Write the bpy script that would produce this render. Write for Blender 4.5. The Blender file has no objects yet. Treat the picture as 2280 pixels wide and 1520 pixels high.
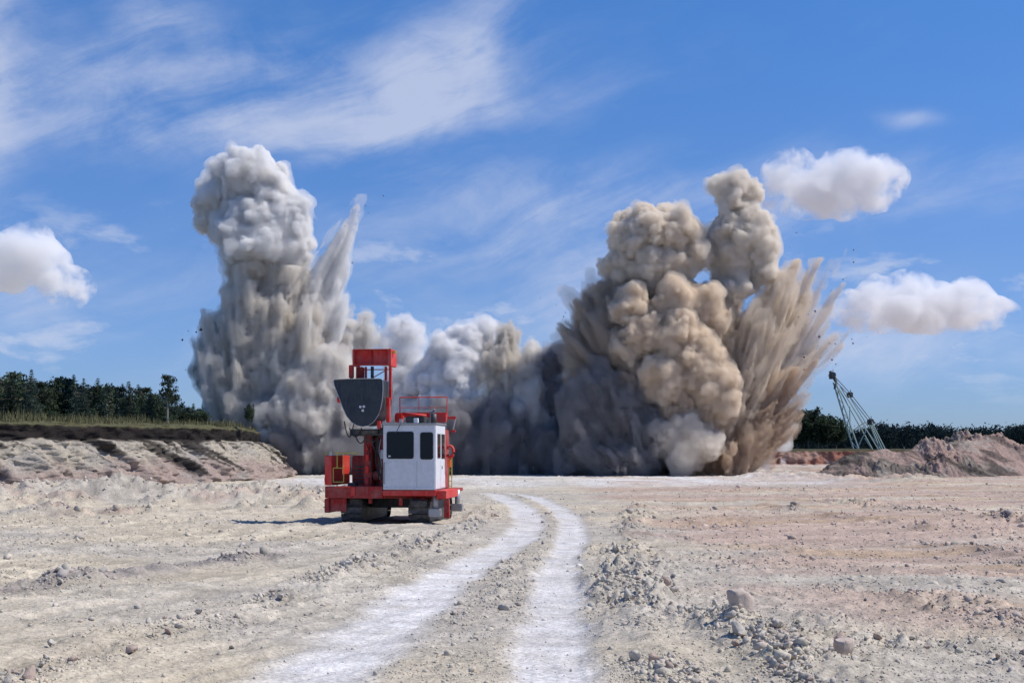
import bpy, bmesh, math, random
import numpy as np
from mathutils import Vector, Matrix, Quaternion

# ------------------------------------------------------------------ camera, sky, sun, exposure
scene = bpy.context.scene
COL = scene.collection
F_PX, HZ, CX, CAM_H = 2800.0, 1005.0, 1140.0, 2.5     # focal length, horizon row and centre column of a 2280 px wide frame

cam_data = bpy.data.cameras.new('camera')
cam = bpy.data.objects.new('camera', cam_data)
COL.objects.link(cam)
cam.location = (0, 0, CAM_H)
cam.rotation_euler = (math.radians(90), 0, 0)
cam_data.sensor_width = 36
cam_data.lens = 36 * F_PX / 2280
cam_data.shift_y = (HZ - 760) / 2280
cam_data.clip_start = 0.1
cam_data.clip_end = 20000
scene.camera = cam

SUN_TO = Vector((0.58, 0.0, 0.81)).normalized()
SUN_EL = math.asin(SUN_TO.z)
SUN_AZ = math.atan2(SUN_TO.x, SUN_TO.y)
sun_data = bpy.data.lights.new('sun', 'SUN')
sun_data.energy = 4.3
sun_data.angle = math.radians(0.5)
sun_data.color = (1.0, 0.95, 0.88)
sun = bpy.data.objects.new('sun', sun_data)
COL.objects.link(sun)
sun.rotation_euler = SUN_TO.to_track_quat('Z', 'Y').to_euler()

scene.view_settings.view_transform = 'Standard'
scene.view_settings.look = 'None'
scene.view_settings.exposure = 0.0
scene.view_settings.gamma = 1.0
scene.view_settings.use_curve_mapping = False
cy = scene.cycles
cy.max_bounces = 12
cy.diffuse_bounces = 3
cy.glossy_bounces = 2
cy.transmission_bounces = 3
cy.volume_bounces = 8
cy.transparent_max_bounces = 24
cy.use_denoising = True
cy.sample_clamp_indirect = 4.0
cy.use_adaptive_sampling = True
cy.adaptive_threshold = 0.02

# ---- node helpers
class NT:
    def __init__(s, tree):
        s.t = tree; s.n = tree.nodes; s.l = tree.links
    def node(s, typ, **kw):
        n = s.n.new(typ)
        for k, v in kw.items():
            setattr(n, k, v)
        return n
    def set(s, sock, v):
        if isinstance(v, bpy.types.NodeSocket): s.l.new(v, sock)
        elif v is not None: sock.default_value = v
    def math(s, op, a, b=None, c=None, clamp=False):
        n = s.node('ShaderNodeMath', operation=op, use_clamp=clamp)
        s.set(n.inputs[0], a)
        if b is not None: s.set(n.inputs[1], b)
        if c is not None: s.set(n.inputs[2], c)
        return n.outputs[0]
    def noise(s, vec, scale, detail=4, rough=0.5, dist=0.0, lac=2.0):
        n = s.node('ShaderNodeTexNoise')
        if vec is not None: s.set(n.inputs['Vector'], vec)
        n.inputs['Scale'].default_value = scale; n.inputs['Detail'].default_value = detail
        n.inputs['Roughness'].default_value = rough; n.inputs['Distortion'].default_value = dist
        n.inputs['Lacunarity'].default_value = lac
        return n.outputs['Fac']
    def range(s, v, a, b, c=0.0, d=1.0, smooth=False):
        n = s.node('ShaderNodeMapRange')
        n.interpolation_type = 'SMOOTHSTEP' if smooth else 'LINEAR'
        s.set(n.inputs[0], v)
        for i, x in enumerate((a, b, c, d)): s.set(n.inputs[i + 1], x)
        return n.outputs[0]
    def mix(s, f, a, b, mode='MIX'):
        n = s.node('ShaderNodeMix', data_type='RGBA', blend_type=mode)
        s.set(n.inputs[0], f); s.set(n.inputs[6], a); s.set(n.inputs[7], b)
        return n.outputs[2]
    def vec(s, x, y, z):
        n = s.node('ShaderNodeCombineXYZ')
        s.set(n.inputs[0], x); s.set(n.inputs[1], y); s.set(n.inputs[2], z)
        return n.outputs[0]

def col4(c): return (c[0], c[1], c[2], 1.0)

# ---- world: Nishita sky with procedural high cloud in direction space (azimuth from +Y, elevation)
world = bpy.data.worlds.new('World')
scene.world = world
world.use_nodes = True
w = NT(world.node_tree)
w.n.clear()
sky = w.node('ShaderNodeTexSky', sky_type='NISHITA')
sky.sun_disc = False
sky.sun_elevation = SUN_EL
sky.sun_rotation = SUN_AZ
sky.altitude = 0
sky.air_density = 1.0
sky.dust_density = 0.15
sky.ozone_density = 4.0
geo = w.node('ShaderNodeTexCoord')
sep = w.node('ShaderNodeSeparateXYZ')
w.l.new(geo.outputs['Generated'], sep.inputs[0])
AZ = w.math('ARCTAN2', sep.outputs[0], sep.outputs[1])
EL = w.math('ARCSINE', sep.outputs[2])
def sky_dir(px, py): return ((px - CX) / F_PX, (HZ - py) / F_PX)
# warped coordinates for wisps
base_v = w.vec(AZ, EL, 0.0)
wn = w.node('ShaderNodeTexNoise'); w.set(wn.inputs['Vector'], base_v); wn.inputs['Scale'].default_value = 5; wn.inputs['Detail'].default_value = 3
wsub = w.node('ShaderNodeVectorMath', operation='SUBTRACT'); w.set(wsub.inputs[0], wn.outputs['Color']); wsub.inputs[1].default_value = (.5, .5, .5)
wsc = w.node('ShaderNodeVectorMath', operation='SCALE'); w.set(wsc.inputs[0], wsub.outputs[0]); wsc.inputs[3].default_value = 0.07
wadd = w.node('ShaderNodeVectorMath', operation='ADD'); w.set(wadd.inputs[0], base_v); w.set(wadd.inputs[1], wsc.outputs[0])
wsep = w.node('ShaderNodeSeparateXYZ'); w.set(wsep.inputs[0], wadd.outputs[0])
U, V = wsep.outputs[0], wsep.outputs[1]
def blob(px, py, sx, sy, ang, soft=1.0):
    """soft elliptical patch of cloud cover round one direction of the sky"""
    a0, e0 = sky_dir(px, py)
    ca, sa = math.cos(math.radians(ang)), math.sin(math.radians(ang))
    du = w.math('SUBTRACT', U, a0); dv = w.math('SUBTRACT', V, e0)
    p = w.math('ADD', w.math('MULTIPLY', du, ca), w.math('MULTIPLY', dv, sa))
    q = w.math('SUBTRACT', w.math('MULTIPLY', dv, ca), w.math('MULTIPLY', du, sa))
    p = w.math('DIVIDE', p, sx / F_PX); q = w.math('DIVIDE', q, sy / F_PX)
    r2 = w.math('ADD', w.math('MULTIPLY', p, p), w.math('MULTIPLY', q, q))
    return w.math('POWER', 2.718, w.math('MULTIPLY', r2, -soft))
def add(*a):
    r = a[0]
    for b in a[1:]: r = w.math('ADD', r, b)
    return r
def times(a, k): return w.math('MULTIPLY', a, k)
# wisps: noise drawn out along a gently rising streak direction
ang = math.radians(20)
su = w.math('ADD', w.math('MULTIPLY', U, math.cos(ang)), w.math('MULTIPLY', V, math.sin(ang)))
sv = w.math('SUBTRACT', w.math('MULTIPLY', V, math.cos(ang)), w.math('MULTIPLY', U, math.sin(ang)))
streak = w.noise(w.vec(w.math('MULTIPLY', su, 3.0), w.math('MULTIPLY', sv, 15.0), 0.0), 1.6, 7, 0.6, 0.5)
fluff = w.noise(w.vec(w.math('MULTIPLY', AZ, 9.0), w.math('MULTIPLY', EL, 13.0), 3.0), 1.3, 8, 0.62, 0.4)
tex = w.math('ADD', times(streak, 0.6), times(fluff, 0.4))
cover = add(times(blob(980, 185, 200, 90, 38), 1.05), times(blob(860, 300, 420, 60, 8), 0.55),
            times(blob(420, 230, 420, 70, 6), 0.48), times(blob(330, 90, 90, 60, -30), 0.45),
            times(blob(330, 340, 480, 60, 2), 0.50), times(blob(1250, 450, 480, 90, 0), 0.55), times(blob(1150, 560, 420, 70, 0), 0.35),
            times(blob(2080, 430, 380, 60, 5), 0.42), times(blob(1900, 500, 300, 40, 0), 0.35),
            times(blob(10, 260, 320, 90, 88), 0.85),  # added cloud patch in place of a windscreen reflection
            times(blob(120, 680, 380, 110, 0), 0.42), times(blob(1900, 800, 700, 70, 0), 0.38), times(blob(1300, 660, 200, 60, 20), 0.34), times(blob(600, 180, 900, 150, 4), 0.30), times(blob(1990, 322, 70, 18, 0), 0.55), times(blob(1250, 640, 800, 170, 0), 0.22), times(blob(1300, 780, 1300, 120, 0), 0.26), 0.14)
cirrus = w.range(w.math('MULTIPLY', cover, w.range(tex, 0.34, 0.66, 0.15, 1.4)), 0.10, 1.3, 0.0, 0.66, True)
# nothing below the horizon, and the same thin veil elsewhere in the sky
# faint scraps of low cumulus towards the horizon
scrap = w.noise(w.vec(w.math('MULTIPLY', AZ, 9.0), w.math('MULTIPLY', EL, 20.0), 7.0), 1.5, 7, 0.6, 0.2)
scrap = w.math('MULTIPLY', w.range(scrap, 0.52, 0.72, 0, 0.55, True), w.math('MULTIPLY', w.range(EL, 0.02, 0.07, 0, 1, True), w.range(EL, 0.14, 0.21, 1, 0, True)))
cirrus = w.math('MULTIPLY', w.math('MAXIMUM', cirrus, scrap), w.range(EL, -0.01, 0.02, 0, 1))
hsv = w.node('ShaderNodeHueSaturation'); hsv.inputs['Saturation'].default_value = 1.10; hsv.inputs['Value'].default_value = 1.0
w.l.new(sky.outputs[0], hsv.inputs['Color'])
ramp = w.node('ShaderNodeValToRGB')
w.set(ramp.inputs[0], w.math('DIVIDE', EL, math.pi / 2))
for i_, (p_, c_) in enumerate(((0.0, (0.47, 0.65, 1.16)), (0.09, (0.70, 0.82, 1.17)), (0.21, (0.68, 1.0, 1.38)), (1.0, (0.72, 1.0, 1.38)))):
    e_ = ramp.color_ramp.elements[i_] if i_ < 2 else ramp.color_ramp.elements.new(p_)
    e_.position = p_; e_.color = (*c_, 1)
skytint = w.mix(1.0, hsv.outputs[0], ramp.outputs[0], 'MULTIPLY')
skycol = w.mix(cirrus, skytint, (6.6, 7.1, 8.6, 1))
bg = w.node('ShaderNodeBackground')
w.l.new(skycol, bg.inputs[0]); bg.inputs[1].default_value = 0.098
wo = w.node('ShaderNodeOutputWorld')
w.l.new(bg.outputs[0], wo.inputs[0])

# ------------------------------------------------------------------ helpers
rng = np.random.default_rng(7)
random.seed(7)

def W(px, py, d):
    """the point d metres ahead that the photograph shows at px, py"""
    return np.array([(px - CX) / F_PX * d, d, CAM_H + (HZ - py) / F_PX * d])
def G(px, py):
    """the point of the level ground seen at px, py"""
    d = CAM_H * F_PX / (py - HZ)
    return ((px - CX) / F_PX * d, d)

def tag(o, label=None, cat=None, group=None, kind=None):
    if label: o['label'] = label
    if cat: o['category'] = cat
    if group: o['group'] = group
    if kind: o['kind'] = kind
    return o
def empty(name, loc=(0, 0, 0), rz=0.0):
    o = bpy.data.objects.new(name, None)
    COL.objects.link(o); o.location = loc; o.rotation_euler = (0, 0, rz)
    o.empty_display_size = 0.3
    return o
def link(name, me, parent=None, mat=None):
    if mat is not None and not me.materials: me.materials.append(mat)
    o = bpy.data.objects.new(name, me)
    COL.objects.link(o)
    if parent is not None: o.parent = parent
    return o
def mesh_np(name, verts, faces, colors=None, smooth=True):
    """faces: an (n,3) or (n,4) array"""
    verts = np.asarray(verts, np.float32); faces = np.asarray(faces, np.int32)
    me = bpy.data.meshes.new(name)
    k = faces.shape[1]
    me.vertices.add(len(verts)); me.vertices.foreach_set('co', verts.ravel())
    me.loops.add(faces.size); me.loops.foreach_set('vertex_index', faces.ravel())
    me.polygons.add(len(faces)); me.polygons.foreach_set('loop_start', np.arange(0, faces.size, k, dtype=np.int32))
    if smooth: me.polygons.foreach_set('use_smooth', np.ones(len(faces), bool))
    if colors is not None:
        at = me.color_attributes.new('Col', 'FLOAT_COLOR', 'POINT')
        c = np.ones((len(verts), 4), np.float32); c[:, :3] = colors
        at.data.foreach_set('color', c.ravel())
    me.update(calc_edges=True); me.validate()
    return me
def grid_faces(nr, nc):
    i = np.arange(nr * nc).reshape(nr, nc)
    return np.stack([i[:-1, :-1], i[:-1, 1:], i[1:, 1:], i[1:, :-1]], -1).reshape(-1, 4)

def _hash(ix, iy, iz, seed):
    h = (ix.astype(np.int64) * 374761393 + iy.astype(np.int64) * 668265263 + iz.astype(np.int64) * 2147483647 + seed * 144665) & 0xFFFFFFFF
    h = ((h ^ (h >> 13)) * 1274126177) & 0xFFFFFFFF
    h = ((h ^ (h >> 16)) * 2246822519) & 0xFFFFFFFF
    return ((h ^ (h >> 15)) & 0xFFFFFF).astype(np.float32) / np.float32(0xFFFFFF)
def vnoise(x, y, z=None, seed=0):
    """value noise, -1..1"""
    x = np.asarray(x, np.float32); y = np.asarray(y, np.float32)
    two = z is None
    z = np.zeros(1, np.float32) if two else np.asarray(z, np.float32)
    x0, y0, z0 = np.floor(x), np.floor(y), np.floor(z)
    fx, fy, fz = x - x0, y - y0, z - z0
    fx = fx * fx * fx * (fx * (fx * 6 - 15) + 10); fy = fy * fy * fy * (fy * (fy * 6 - 15) + 10); fz = fz * fz * fz * (fz * (fz * 6 - 15) + 10)
    r = 0
    for dz in ((0,) if two else (0, 1)):
        wz = 1 if two else (fz if dz else 1 - fz)
        a = _hash(x0, y0, z0 + dz, seed); b = _hash(x0 + 1, y0, z0 + dz, seed)
        c = _hash(x0, y0 + 1, z0 + dz, seed); d = _hash(x0 + 1, y0 + 1, z0 + dz, seed)
        r = r + wz * ((a * (1 - fx) + b * fx) * (1 - fy) + (c * (1 - fx) + d * fx) * fy)
    return r * 2 - 1
def fbm(x, y, z=None, oct=4, gain=0.5, seed=0):
    r, a, f = 0, 1.0, 1.0
    for i in range(oct):
        r = r + a * vnoise(x * f + 17.3 * i, y * f - 9.1 * i, None if z is None else z * f + 5.7 * i, seed + i)
        a *= gain; f *= 2.03
    return r
def ss(a, b, x):
    t = np.clip((x - a) / (b - a), 0, 1)
    return t * t * (3 - 2 * t)

# ---- materials
def mat_new(name):
    m = bpy.data.materials.new(name); m.use_nodes = True
    n = NT(m.node_tree); n.n.clear()
    out = n.node('ShaderNodeOutputMaterial')
    return m, n, out
def principled(n, out, color, rough=0.8, metal=0.0, bump=None, strength=0.5, dist=0.02, spec=0.3):
    b = n.node('ShaderNodeBsdfPrincipled')
    n.set(b.inputs['Base Color'], col4(color) if isinstance(color, tuple) and len(color) == 3 else color)
    n.set(b.inputs['Roughness'], rough); n.set(b.inputs['Metallic'], metal)
    b.inputs['Specular IOR Level'].default_value = spec
    if bump is not None:
        bp = n.node('ShaderNodeBump'); bp.inputs['Strength'].default_value = strength; bp.inputs['Distance'].default_value = dist
        n.set(bp.inputs['Height'], bump); n.l.new(bp.outputs[0], b.inputs['Normal'])
    n.l.new(b.outputs[0], out.inputs['Surface'])
    return b
def objco(n):
    return n.node('ShaderNodeTexCoord').outputs['Object']
def paint(name, c, dust=(0.42, 0.38, 0.33), amount=0.5, rough=0.5, metal=0.0, scale=2.0, chips=0.7):
    """painted or bare metal under a blotchy film of quarry dust, with small chips"""
    m, n, out = mat_new(name)
    co = objco(n)
    a = n.noise(co, scale, 6, 0.65)
    f = n.range(a, 0.42, 0.78, 0.0, amount)
    geo_ = n.node('ShaderNodeNewGeometry')
    sp = n.node('ShaderNodeSeparateXYZ'); n.l.new(geo_.outputs['Normal'], sp.inputs[0])
    up = n.range(sp.outputs[2], 0.3, 1.0, 0.0, amount * 0.7)
    f = n.math('MAXIMUM', f, n.math('MULTIPLY', up, n.range(n.noise(co, scale * 3, 4), .3, .7)))
    mp_ = n.node('ShaderNodeMapping'); mp_.inputs['Scale'].default_value = (5.0, 5.0, 0.5); n.l.new(co, mp_.inputs[0])
    run = n.range(n.noise(mp_.outputs[0], 1.6, 5, 0.65), 0.50, 0.74, 0.0, amount)
    f = n.math('MAXIMUM', f, run)
    shade = n.range(n.noise(co, scale * 6, 4, 0.6), 0.3, 0.7, 0.9, 1.06)
    cc = n.node('ShaderNodeVectorMath', operation='SCALE'); cc.inputs[0].default_value = c; n.set(cc.inputs[3], shade)
    chip = n.range(n.noise(co, scale * 11, 3, 0.7), 0.68, 0.72, 0.0, chips)
    base = n.mix(chip, cc.outputs[0], col4(tuple(x * 0.25 + 0.02 for x in c)))
    base = n.mix(f, base, col4(dust))
    principled(n, out, base, n.range(f, 0, 0.6, rough, 0.9), metal, a, 0.15, 0.02)
    return m
def vcol_mat(name, fine=1.0, bump_d=0.03, lo=0.78, hi=1.18, grit=28.0):
    """colour attribute times fine grit; the relief is a bump on top of real geometry"""
    m, n, out = mat_new(name)
    at = n.node('ShaderNodeVertexColor'); at.layer_name = 'Col'
    co = objco(n)
    n1 = n.noise(co, grit * fine, 3, 0.65)
    n2 = n.noise(co, 3.1 * fine, 5, 0.62)
    k = n.math('MULTIPLY', n.range(n1, 0.3, 0.7, lo, hi), n.range(n2, 0.3, 0.7, 0.86, 1.12))
    sc = n.node('ShaderNodeVectorMath', operation='SCALE'); n.l.new(at.outputs[0], sc.inputs[0]); n.set(sc.inputs[3], k)
    h = n.math('ADD', n.math('MULTIPLY', n1, 0.5), n2)
    principled(n, out, sc.outputs[0], 0.95, 0.0, h, 0.7, bump_d, 0.15)
    return m
M = {}
M['ground'] = vcol_mat('pale_limestone_ground', 1.0, 0.06, 0.66, 1.22, 16.0)
M['bank'] = vcol_mat('bank_earth', 0.7, 0.12, 0.72, 1.2, 8.0)
M['heap'] = vcol_mat('spoil_earth', 0.7, 0.15, 0.7, 1.2, 6.0)
M['stone'] = vcol_mat('limestone_rubble', 1.3, 0.02, 0.85, 1.12)
M['red'] = paint('red_paint', (0.66, 0.030, 0.020), amount=0.36)
M['dull_shaded_red'] = paint('dull_shaded_red_paint', (0.36, 0.018, 0.015), amount=0.40, rough=0.6)  # the red paint darkened, shade and dust of the lower parts in its colour
M['white'] = paint('white_cab_paint', (0.72, 0.73, 0.75), dust=(0.50, 0.46, 0.41), amount=0.38, scale=1.0, chips=0.12)
M['yellow'] = paint('yellow_rail_paint', (0.55, 0.46, 0.06), amount=0.3)
M['orange'] = paint('orange_paint', (0.75, 0.14, 0.02), amount=0.2)
M['steel'] = paint('dark_steel', (0.055, 0.06, 0.065), amount=0.35, rough=0.45, metal=0.4)
M['plate'] = paint('dark_blue_grey_plate', (0.030, 0.040, 0.052), amount=0.12, rough=0.45, scale=1.3)
M['bare'] = paint('bare_steel', (0.45, 0.45, 0.45), amount=0.35, rough=0.4, metal=0.6)
M['rubber'] = paint('black_rubber', (0.025, 0.025, 0.026), amount=0.35, rough=0.8)
M['track'] = paint('worn_track_steel', (0.06, 0.055, 0.05), amount=0.5, rough=0.6, metal=0.4, scale=3)
M['green_steel'] = paint('pale_green_steel', (0.40, 0.50, 0.44), amount=0.2, rough=0.5)
m, n, out = mat_new('dark_cab_glass')
principled(n, out, (0.010, 0.014, 0.020), 0.06, 0.0, None, spec=0.25); M['glass'] = m
def leaf_mat(name, c, lo=0.55, hi=1.5):
    m, n, out = mat_new(name)
    oi = n.node('ShaderNodeObjectInfo')
    co = objco(n)
    k = n.range(n.noise(co, 1.1, 4, 0.7), 0.3, 0.7, lo, hi)
    k = n.math('MULTIPLY', k, n.range(oi.outputs['Random'], 0, 1, 0.6, 1.55))
    sc = n.node('ShaderNodeVectorMath', operation='SCALE'); sc.inputs[0].default_value = c; n.set(sc.inputs[3], k)
    d = n.node('ShaderNodeBsdfDiffuse'); n.l.new(sc.outputs[0], d.inputs[0])
    t = n.node('ShaderNodeBsdfTranslucent'); n.l.new(sc.outputs[0], t.inputs[0])
    mx = n.node('ShaderNodeMixShader'); mx.inputs[0].default_value = 0.25
    n.l.new(d.outputs[0], mx.inputs[1]); n.l.new(t.outputs[0], mx.inputs[2]); n.l.new(mx.outputs[0], out.inputs['Surface'])
    return m
M['pine'] = leaf_mat('pine_needles', (0.064, 0.082, 0.056))
M['spruce'] = leaf_mat('spruce_needles', (0.052, 0.074, 0.058))
M['birch'] = leaf_mat('broad_leaves', (0.060, 0.082, 0.050))
M['farwood'] = leaf_mat('far_wood_foliage', (0.034, 0.055, 0.056))  # lifted bluish tone carries distance haze in the foliage colour
M['grass'] = leaf_mat('dry_grass', (0.15, 0.14, 0.07), 0.5, 1.5)
m, n, out = mat_new('bark')
principled(n, out, n.mix(n.noise(objco(n), 6, 4), (0.10, 0.075, 0.055, 1), (0.26, 0.21, 0.16, 1)), 0.9); M['bark'] = m
m, n, out = mat_new('pale_bark')
principled(n, out, n.mix(n.noise(objco(n), 6, 4), (0.25, 0.21, 0.17, 1), (0.5, 0.45, 0.38, 1)), 0.9); M['palebark'] = m

# ------------------------------------------------------------------ the ground
def curve_x(pts):
    g = [G(a, b) for a, b in pts]
    g.sort(key=lambda q: q[1])
    return np.array([q[1] for q in g]), np.array([q[0] for q in g])
TR_L = curve_x([(560, 1620), (700, 1520), (860, 1400), (985, 1300), (1060, 1250), (1150, 1200), (1183, 1160), (1160, 1125), (1110, 1100), (1060, 1090)])
TR_R = curve_x([(1228, 1620), (1232, 1520), (1230, 1400), (1238, 1300), (1250, 1250), (1276, 1200), (1272, 1155), (1246, 1130), (1195, 1105), (1120, 1092)])
def seg_dist(x, y, pts):
    """distance to a polyline given in photograph pixels on the ground, and the run along it"""
    best = np.full(x.shape, 1e9, np.float32); run = np.zeros_like(best); acc = 0.0
    g = [G(a, b) for a, b in pts]
    for (ax, ay), (bx, by) in zip(g[:-1], g[1:]):
        L = math.hypot(bx - ax, by - ay)
        t = np.clip(((x - ax) * (bx - ax) + (y - ay) * (by - ay)) / (L * L), 0, 1)
        d = np.hypot(x - ax - t * (bx - ax), y - ay - t * (by - ay))
        m_ = d < best
        run = np.where(m_, acc + t * L, run); best = np.minimum(best, d); acc += L
    return best, run
RIDGES = [  # polyline (photograph pixels on the ground), half width, height, stoniness
    ([(1420, 1135), (1410, 1200), (1400, 1300), (1400, 1380), (1450, 1460), (1500, 1540)], 0.55, 0.18, 1.7),
    ([(1560, 1400), (1660, 1440), (1760, 1490), (1900, 1560)], 0.62, 0.36, 2.4),
    ([(620, 1345), (760, 1290), (900, 1235), (1000, 1200), (1060, 1160), (1090, 1125)], 0.55, 0.20, 1.6),
    ([(-60, 1345), (120, 1310), (280, 1290), (470, 1262), (620, 1250)], 0.42, 0.30, 1.5),
    ([(-60, 1545), (200, 1470), (380, 1425), (520, 1400)], 0.7, 0.20, 1.0),
    ([(600, 1185), (800, 1190), (980, 1200)], 0.6, 0.10, 0.9),
    ([(1850, 1118), (2000, 1135), (2150, 1150), (2330, 1175)], 0.5, 0.24, 2.0),
    ([(1700, 1128), (1850, 1150), (2060, 1180)], 0.45, 0.18, 1.6),
    ([(1900, 1330), (2060, 1345), (2200, 1370), (2330, 1400)], 0.7, 0.20, 2.2),
    ([(2000, 1215), (2150, 1225), (2320, 1260)], 0.6, 0.18, 1.7),
    ([(1380, 1120), (1540, 1120), (1700, 1115)], 0.6, 0.10, 0.6),
    ([(0, 1405), (300, 1375), (560, 1340)], 0.5, 0.08, 0.4),
    ([(1820, 1450), (2000, 1440), (2300, 1480)], 0.6, 0.08, 0.6),
]
MOUNDS = [  # loose heaps before the left bank: px, py of the foot, width m, height m
    (-60, 1128, 4.2, 0.75), (60, 1126, 3.6, 0.55), (150, 1122, 3.0, 0.70), (235, 1116, 3.0, 1.15), (420, 1120, 3.2, 0.60),
    (540, 1118, 3.4, 0.62), (650, 1118, 3.0, 0.60), (-180, 1126, 4.0, 1.0),
    (780, 1112, 1.5, 0.5), (300, 1140, 2.2, 0.35), (120, 1144, 2.5, 0.40), (560, 1135, 2.0, 0.35), (690, 1130, 1.2, 0.5),
    (2020, 1072, 5.0, 0.50), (1900, 1070, 4.0, 0.42), (1780, 1063, 6.0, 0.55), (1700, 1062, 4.0, 0.5)]

def ground_fields(x, y):
    """height, colour and stoniness of the quarry floor at x, y"""
    h = 0.10 * fbm(x * 0.05, y * 0.05, oct=3, seed=3)
    rough = 0.5 + 0.5 * fbm(x * 0.18, y * 0.14, oct=3, seed=11)
    rough = np.clip(rough, 0.1, 1.2)
    stony = 0.035 + 0.26 * ss(0.3, 1.0, rough)
    fine = fbm(x * 1.3, y * 1.3, oct=5, gain=0.55, seed=21)
    clod = np.maximum(0, fbm(x * 3.1, y * 3.1, oct=3, gain=0.55, seed=31) - 0.25)
    pit = np.maximum(0, fbm(x * 6.3, y * 6.3, oct=2, gain=0.6, seed=33) - 0.15)
    lumps = 0.045 * fine + 0.09 * clod + 0.06 * pit
    ridge_m = np.zeros_like(x)
    for pts, hw, hh, st in RIDGES:
        d, run = seg_dist(x, y, pts)
        d = d + 0.25 * fbm(x * 0.9, y * 0.9, oct=2, seed=41)
        wv = 0.6 + 0.5 * vnoise(run * 0.7, run * 0.0 + hh * 40, seed=5) + 0.4 * vnoise(run * 2.3, run * 0 + hh * 90, seed=6)
        k = np.exp(-(np.maximum(d, 0) / hw) ** 2)
        h = h + 0.8 * hh * k * np.clip(wv, 0.15, 1.4)
        ridge_m = np.maximum(ridge_m, k * st)
    mound_m = np.zeros_like(x)
    mh = np.zeros_like(x)
    for px, py, ww, hh in MOUNDS:
        gx, gy = G(px, py)
        d = np.hypot((x - gx) / (ww * 0.85), (y - gy) / (ww * 0.7))
        d = d * (1 + 0.28 * fbm(x * 0.55, y * 0.55, oct=3, seed=51))
        k = np.clip(1 - d, 0, 1)
        k = k * (1.4 - 0.4 * k)
        mh = np.maximum(mh, hh * k); mound_m = np.maximum(mound_m, k)
    d, run = seg_dist(x, y, [(-320, 1128), (0, 1120), (240, 1113), (480, 1110), (740, 1106)])
    k = np.exp(-(d / 2.6) ** 2)
    mh = np.maximum(mh, k * (0.62 + 0.45 * fbm(x * 0.35, y * 0.35, oct=3, seed=52))); mound_m = np.maximum(mound_m, k)
    h = h + mh + mound_m * (0.30 * (0.5 - np.abs(fbm(x * 0.55, y * 0.55, oct=4, gain=0.6, seed=61))) + 0.16 * fbm(x * 2.0, y * 2.0, oct=3, gain=0.6, seed=62) + 0.12 * clod + 0.05 * pit)
    # shallow parallel vehicle tracks on both sides
    gx, gy = x * 0.94 - y * 0.34, x * 0.34 + y * 0.94
    h = h + (x < 0) * ss(-2, -6, x) * 0.035 * np.sin(gy * 2.1 + 1.4 * fbm(x * .12, y * .12, oct=2, seed=71))
    h = h + ss(3, 7, x) * 0.030 * np.sin(y * 2.4 - x * 0.5 + 2.0 * fbm(x * .1, y * .1, oct=2, seed=72))
    # old passes on the left run towards the rig: long shallow streaks
    al, ac = x * 0.43 + y * 0.90, x * 0.90 - y * 0.43
    streak = fbm(ac * 2.2, al * 0.10, oct=4, gain=0.6, seed=74) * ss(-1.0, -3.5, x - 0.02 * y)
    streak = streak + fbm(x * 0.16 + y * 0.05, y * 1.5 - x * 0.12, oct=4, gain=0.6, seed=75) * ss(3, 6, x)
    h = h + 0.045 * streak
    # the two wheel tracks: pressed flat and floury
    tl = np.interp(y, *TR_L); tr = np.interp(y, *TR_R)
    wob = 0.11 * fbm(x * 0.6, y * 0.6, oct=4, seed=81)
    kl = 1 - ss(0.32, 0.80 + 0.2 * ss(25, 13, y), np.abs(x - tl) + wob)
    kr = 1 - ss(0.25, 0.62, np.abs(x - tr) + wob)
    fade = 1 - ss(74, 82, y)
    trk = np.maximum(kl, kr) * fade
    groove = np.maximum(np.sin((x - tl) * 23.0 + 0.6 * vnoise(y * 0.8, y * 0, seed=83)) * kl, np.sin((x - tr) * 23.0 + 0.6 * vnoise(y * 0.8 + 9, y * 0, seed=84)) * kr) * fade
    mid = (x > tl) & (x < tr)
    lumps = lumps * (0.7 + 0.3 * ss(1, 4, x))
    h = h + lumps * rough * (1 - 0.88 * trk) * (1 + 1.6 * np.clip(ridge_m, 0, 1)) - 0.05 * trk + 0.005 * groove * (0.5 + vnoise(x * 0.7, y * 0.5, seed=85))
    stony = np.clip(stony + 0.55 * ridge_m * ss(-0.5, 0.5, fbm(x * 0.8, y * 0.6, oct=2, seed=86)) + 0.85 * mound_m * (x < 0) + 0.14 * ss(3, 7, x), 0, 1.3) * (1 - 0.95 * np.clip(trk * 1.3, 0, 1)) + 0.16 * mid * (1 - trk)
    # colour of the stone itself: cream and grey on the left, pink and ochre on the right
    cream = np.array([0.55, 0.475, 0.355]); grey = np.array([0.47, 0.42, 0.345]); pink = np.array([0.46, 0.335, 0.265]); ochre = np.array([0.45, 0.32, 0.21])
    chalk = np.array([0.66, 0.63, 0.595]); brown = np.array([0.24, 0.185, 0.15])
    a = ss(-0.5, 0.6, fbm(x * 0.11, y * 0.16, oct=4, seed=91))[..., None]
    c = cream * (1 - a) + grey * a
    pk = ss(2.5, 6.0, x - 0.02 * y + 1.5 * fbm(x * 0.2, y * 0.3, oct=3, seed=92)) * ss(-0.7, 0.35, fbm(x * 0.09, y * 0.35, oct=4, seed=93) + 0.25)
    c = c * (1 - pk[..., None] * .85) + pink * pk[..., None] * .85
    oc = ss(3, 8, x) * ss(0.35, 0.8, fbm(x * 0.10, y * 0.55, oct=4, seed=94)) * 0.75
    c = c * (1 - oc[..., None]) + ochre * oc[..., None]
    mp = (mound_m > 0.02) * ss(0.0, 0.7, fbm(x * 0.35, y * 0.35, oct=3, seed=95)) * 0.5 * (x < -4)
    c = c * (1 - mp[..., None]) + pink * mp[..., None]
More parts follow.
